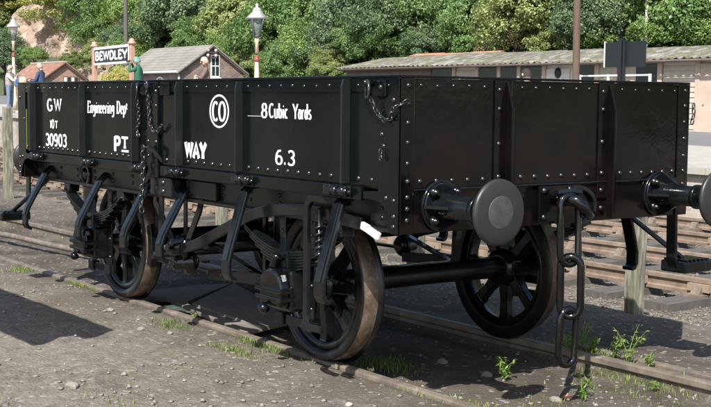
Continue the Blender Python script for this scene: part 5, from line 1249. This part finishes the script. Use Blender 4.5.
# man at the left edge, arm stretched out to the right
person('person in white shirt and jeans at the left edge, arm stretched out', 9.5, 65.5, 10.9, 1.76, 35, dict(wr=(.56, -.16, 1.16), er=(.30, -.22, 1.20), wl=(.42, .12, 1.10), el=(.16, .24, 1.14)), ('vest_grey', 'shirt_white', 'jeans'), 'hair_white')
t, V, ix = person('person in navy jacket facing the man at the left edge', 41, 63.5, 11.2, 1.80, -140, dict(wr=(.34, -.10, 1.14), er=(.10, -.25, 1.12), wl=(.34, .12, 1.16), el=(.1, .26, 1.12), hm=(.05, 0, 1.64), ht=(.05, 0, 1.69)), ('jacket_navy', 'jacket_navy', 'trousers_dark'), 'hair_white')
p = at(20, 79, 1, 10.8)
SBg = empty('shoulder_bag', (p[0], 10.8, p[2] - .3), 'blue and cream bag held between the two people at left', 'bag')
b = MB().prism([(p[0] - .38, p[2] - .28), (p[0] + .02, p[2] - .30), (p[0] + .05, p[2] + .0), (p[0] - .1, p[2] + .04), (p[0] - .32, p[2] - .02)], 1, 10.72, 10.88); b.build('body', 'bag_blue', SBg, bevel=.04, seg=3, fix=True)
b = MB().prism([(p[0] + .07, p[2] - .30), (p[0] + .5, p[2] - .30), (p[0] + .52, p[2] - .02), (p[0] + .36, p[2] + .08), (p[0] + .18, p[2] + .06)], 1, 10.70, 10.86); b.build('flap', 'bag_cream', SBg, bevel=.04, seg=3, fix=True)
b = MB(); b.tube([(p[0] - .3, 10.8, p[2]), (p[0] - .2, 10.8, p[2] + .13), (p[0] + .1, 10.8, p[2] + .15), (p[0] + .25, 10.8, p[2] + .1)], .015, 6); b.build('strap', 'bag_blue', SBg)
# photographer in green
t, V, ix = person('person in green jacket and cap holding a camera beside the name board', 138.5, 57, 10.9, 1.80, -135, dict(wr=(.22, -.05, 1.56), er=(.20, -.24, 1.33), wl=(.24, .07, 1.54), el=(.20, .24, 1.32), hm=(.05, 0, 1.64), ht=(.04, 0, 1.695)), ('jacket_green', 'jacket_green', 'trousers_dark'), 'hair_dark', 'cap_teal')
M_ = t.matrix_basis if False else Matrix.Translation(t.location) @ Matrix.Rotation(rad(-135), 4, 'Z')
cp_ = M_ @ Vector((.27, .01, 1.66))
K = empty('hand_camera', tuple(cp_), 'small black camera held up by the person in green', 'camera', rz=rad(-135))
b = MB().box(-.03, .03, -.065, .065, -.045, .045).build('camera_body', 'camera_black', None, bevel=.008); b.parent = K
b = MB().cyl((.03, 0, 0), (.10, 0, 0), .032, 14).build('lens', 'camera_black', None); b.parent = K
b = MB().box(-.025, .02, -.025, .025, .045, .062).build('viewfinder', 'camera_black', None, bevel=.004); b.parent = K
# man in brown, back turned, arms folded
person('person in brown jumper with folded arms in front of the shed gable', 206, 57, 10.8, 1.76, -115, dict(wr=(.25, .0, 1.18), er=(.14, -.28, 1.15), wl=(.23, -.02, 1.23), el=(.14, .28, 1.17), hm=(.04, 0, 1.64), ht=(.02, 0, 1.695)), ('jumper_brown', 'jumper_brown', 'trousers_tan'), 'hair_thin')
person('person with dark hair, only the head visible in front of the timber building', 527.5, 69.5, 12.0, 1.74, 175, dict(), ('shirt_white', 'shirt_white', 'jeans'), 'hair_dark')
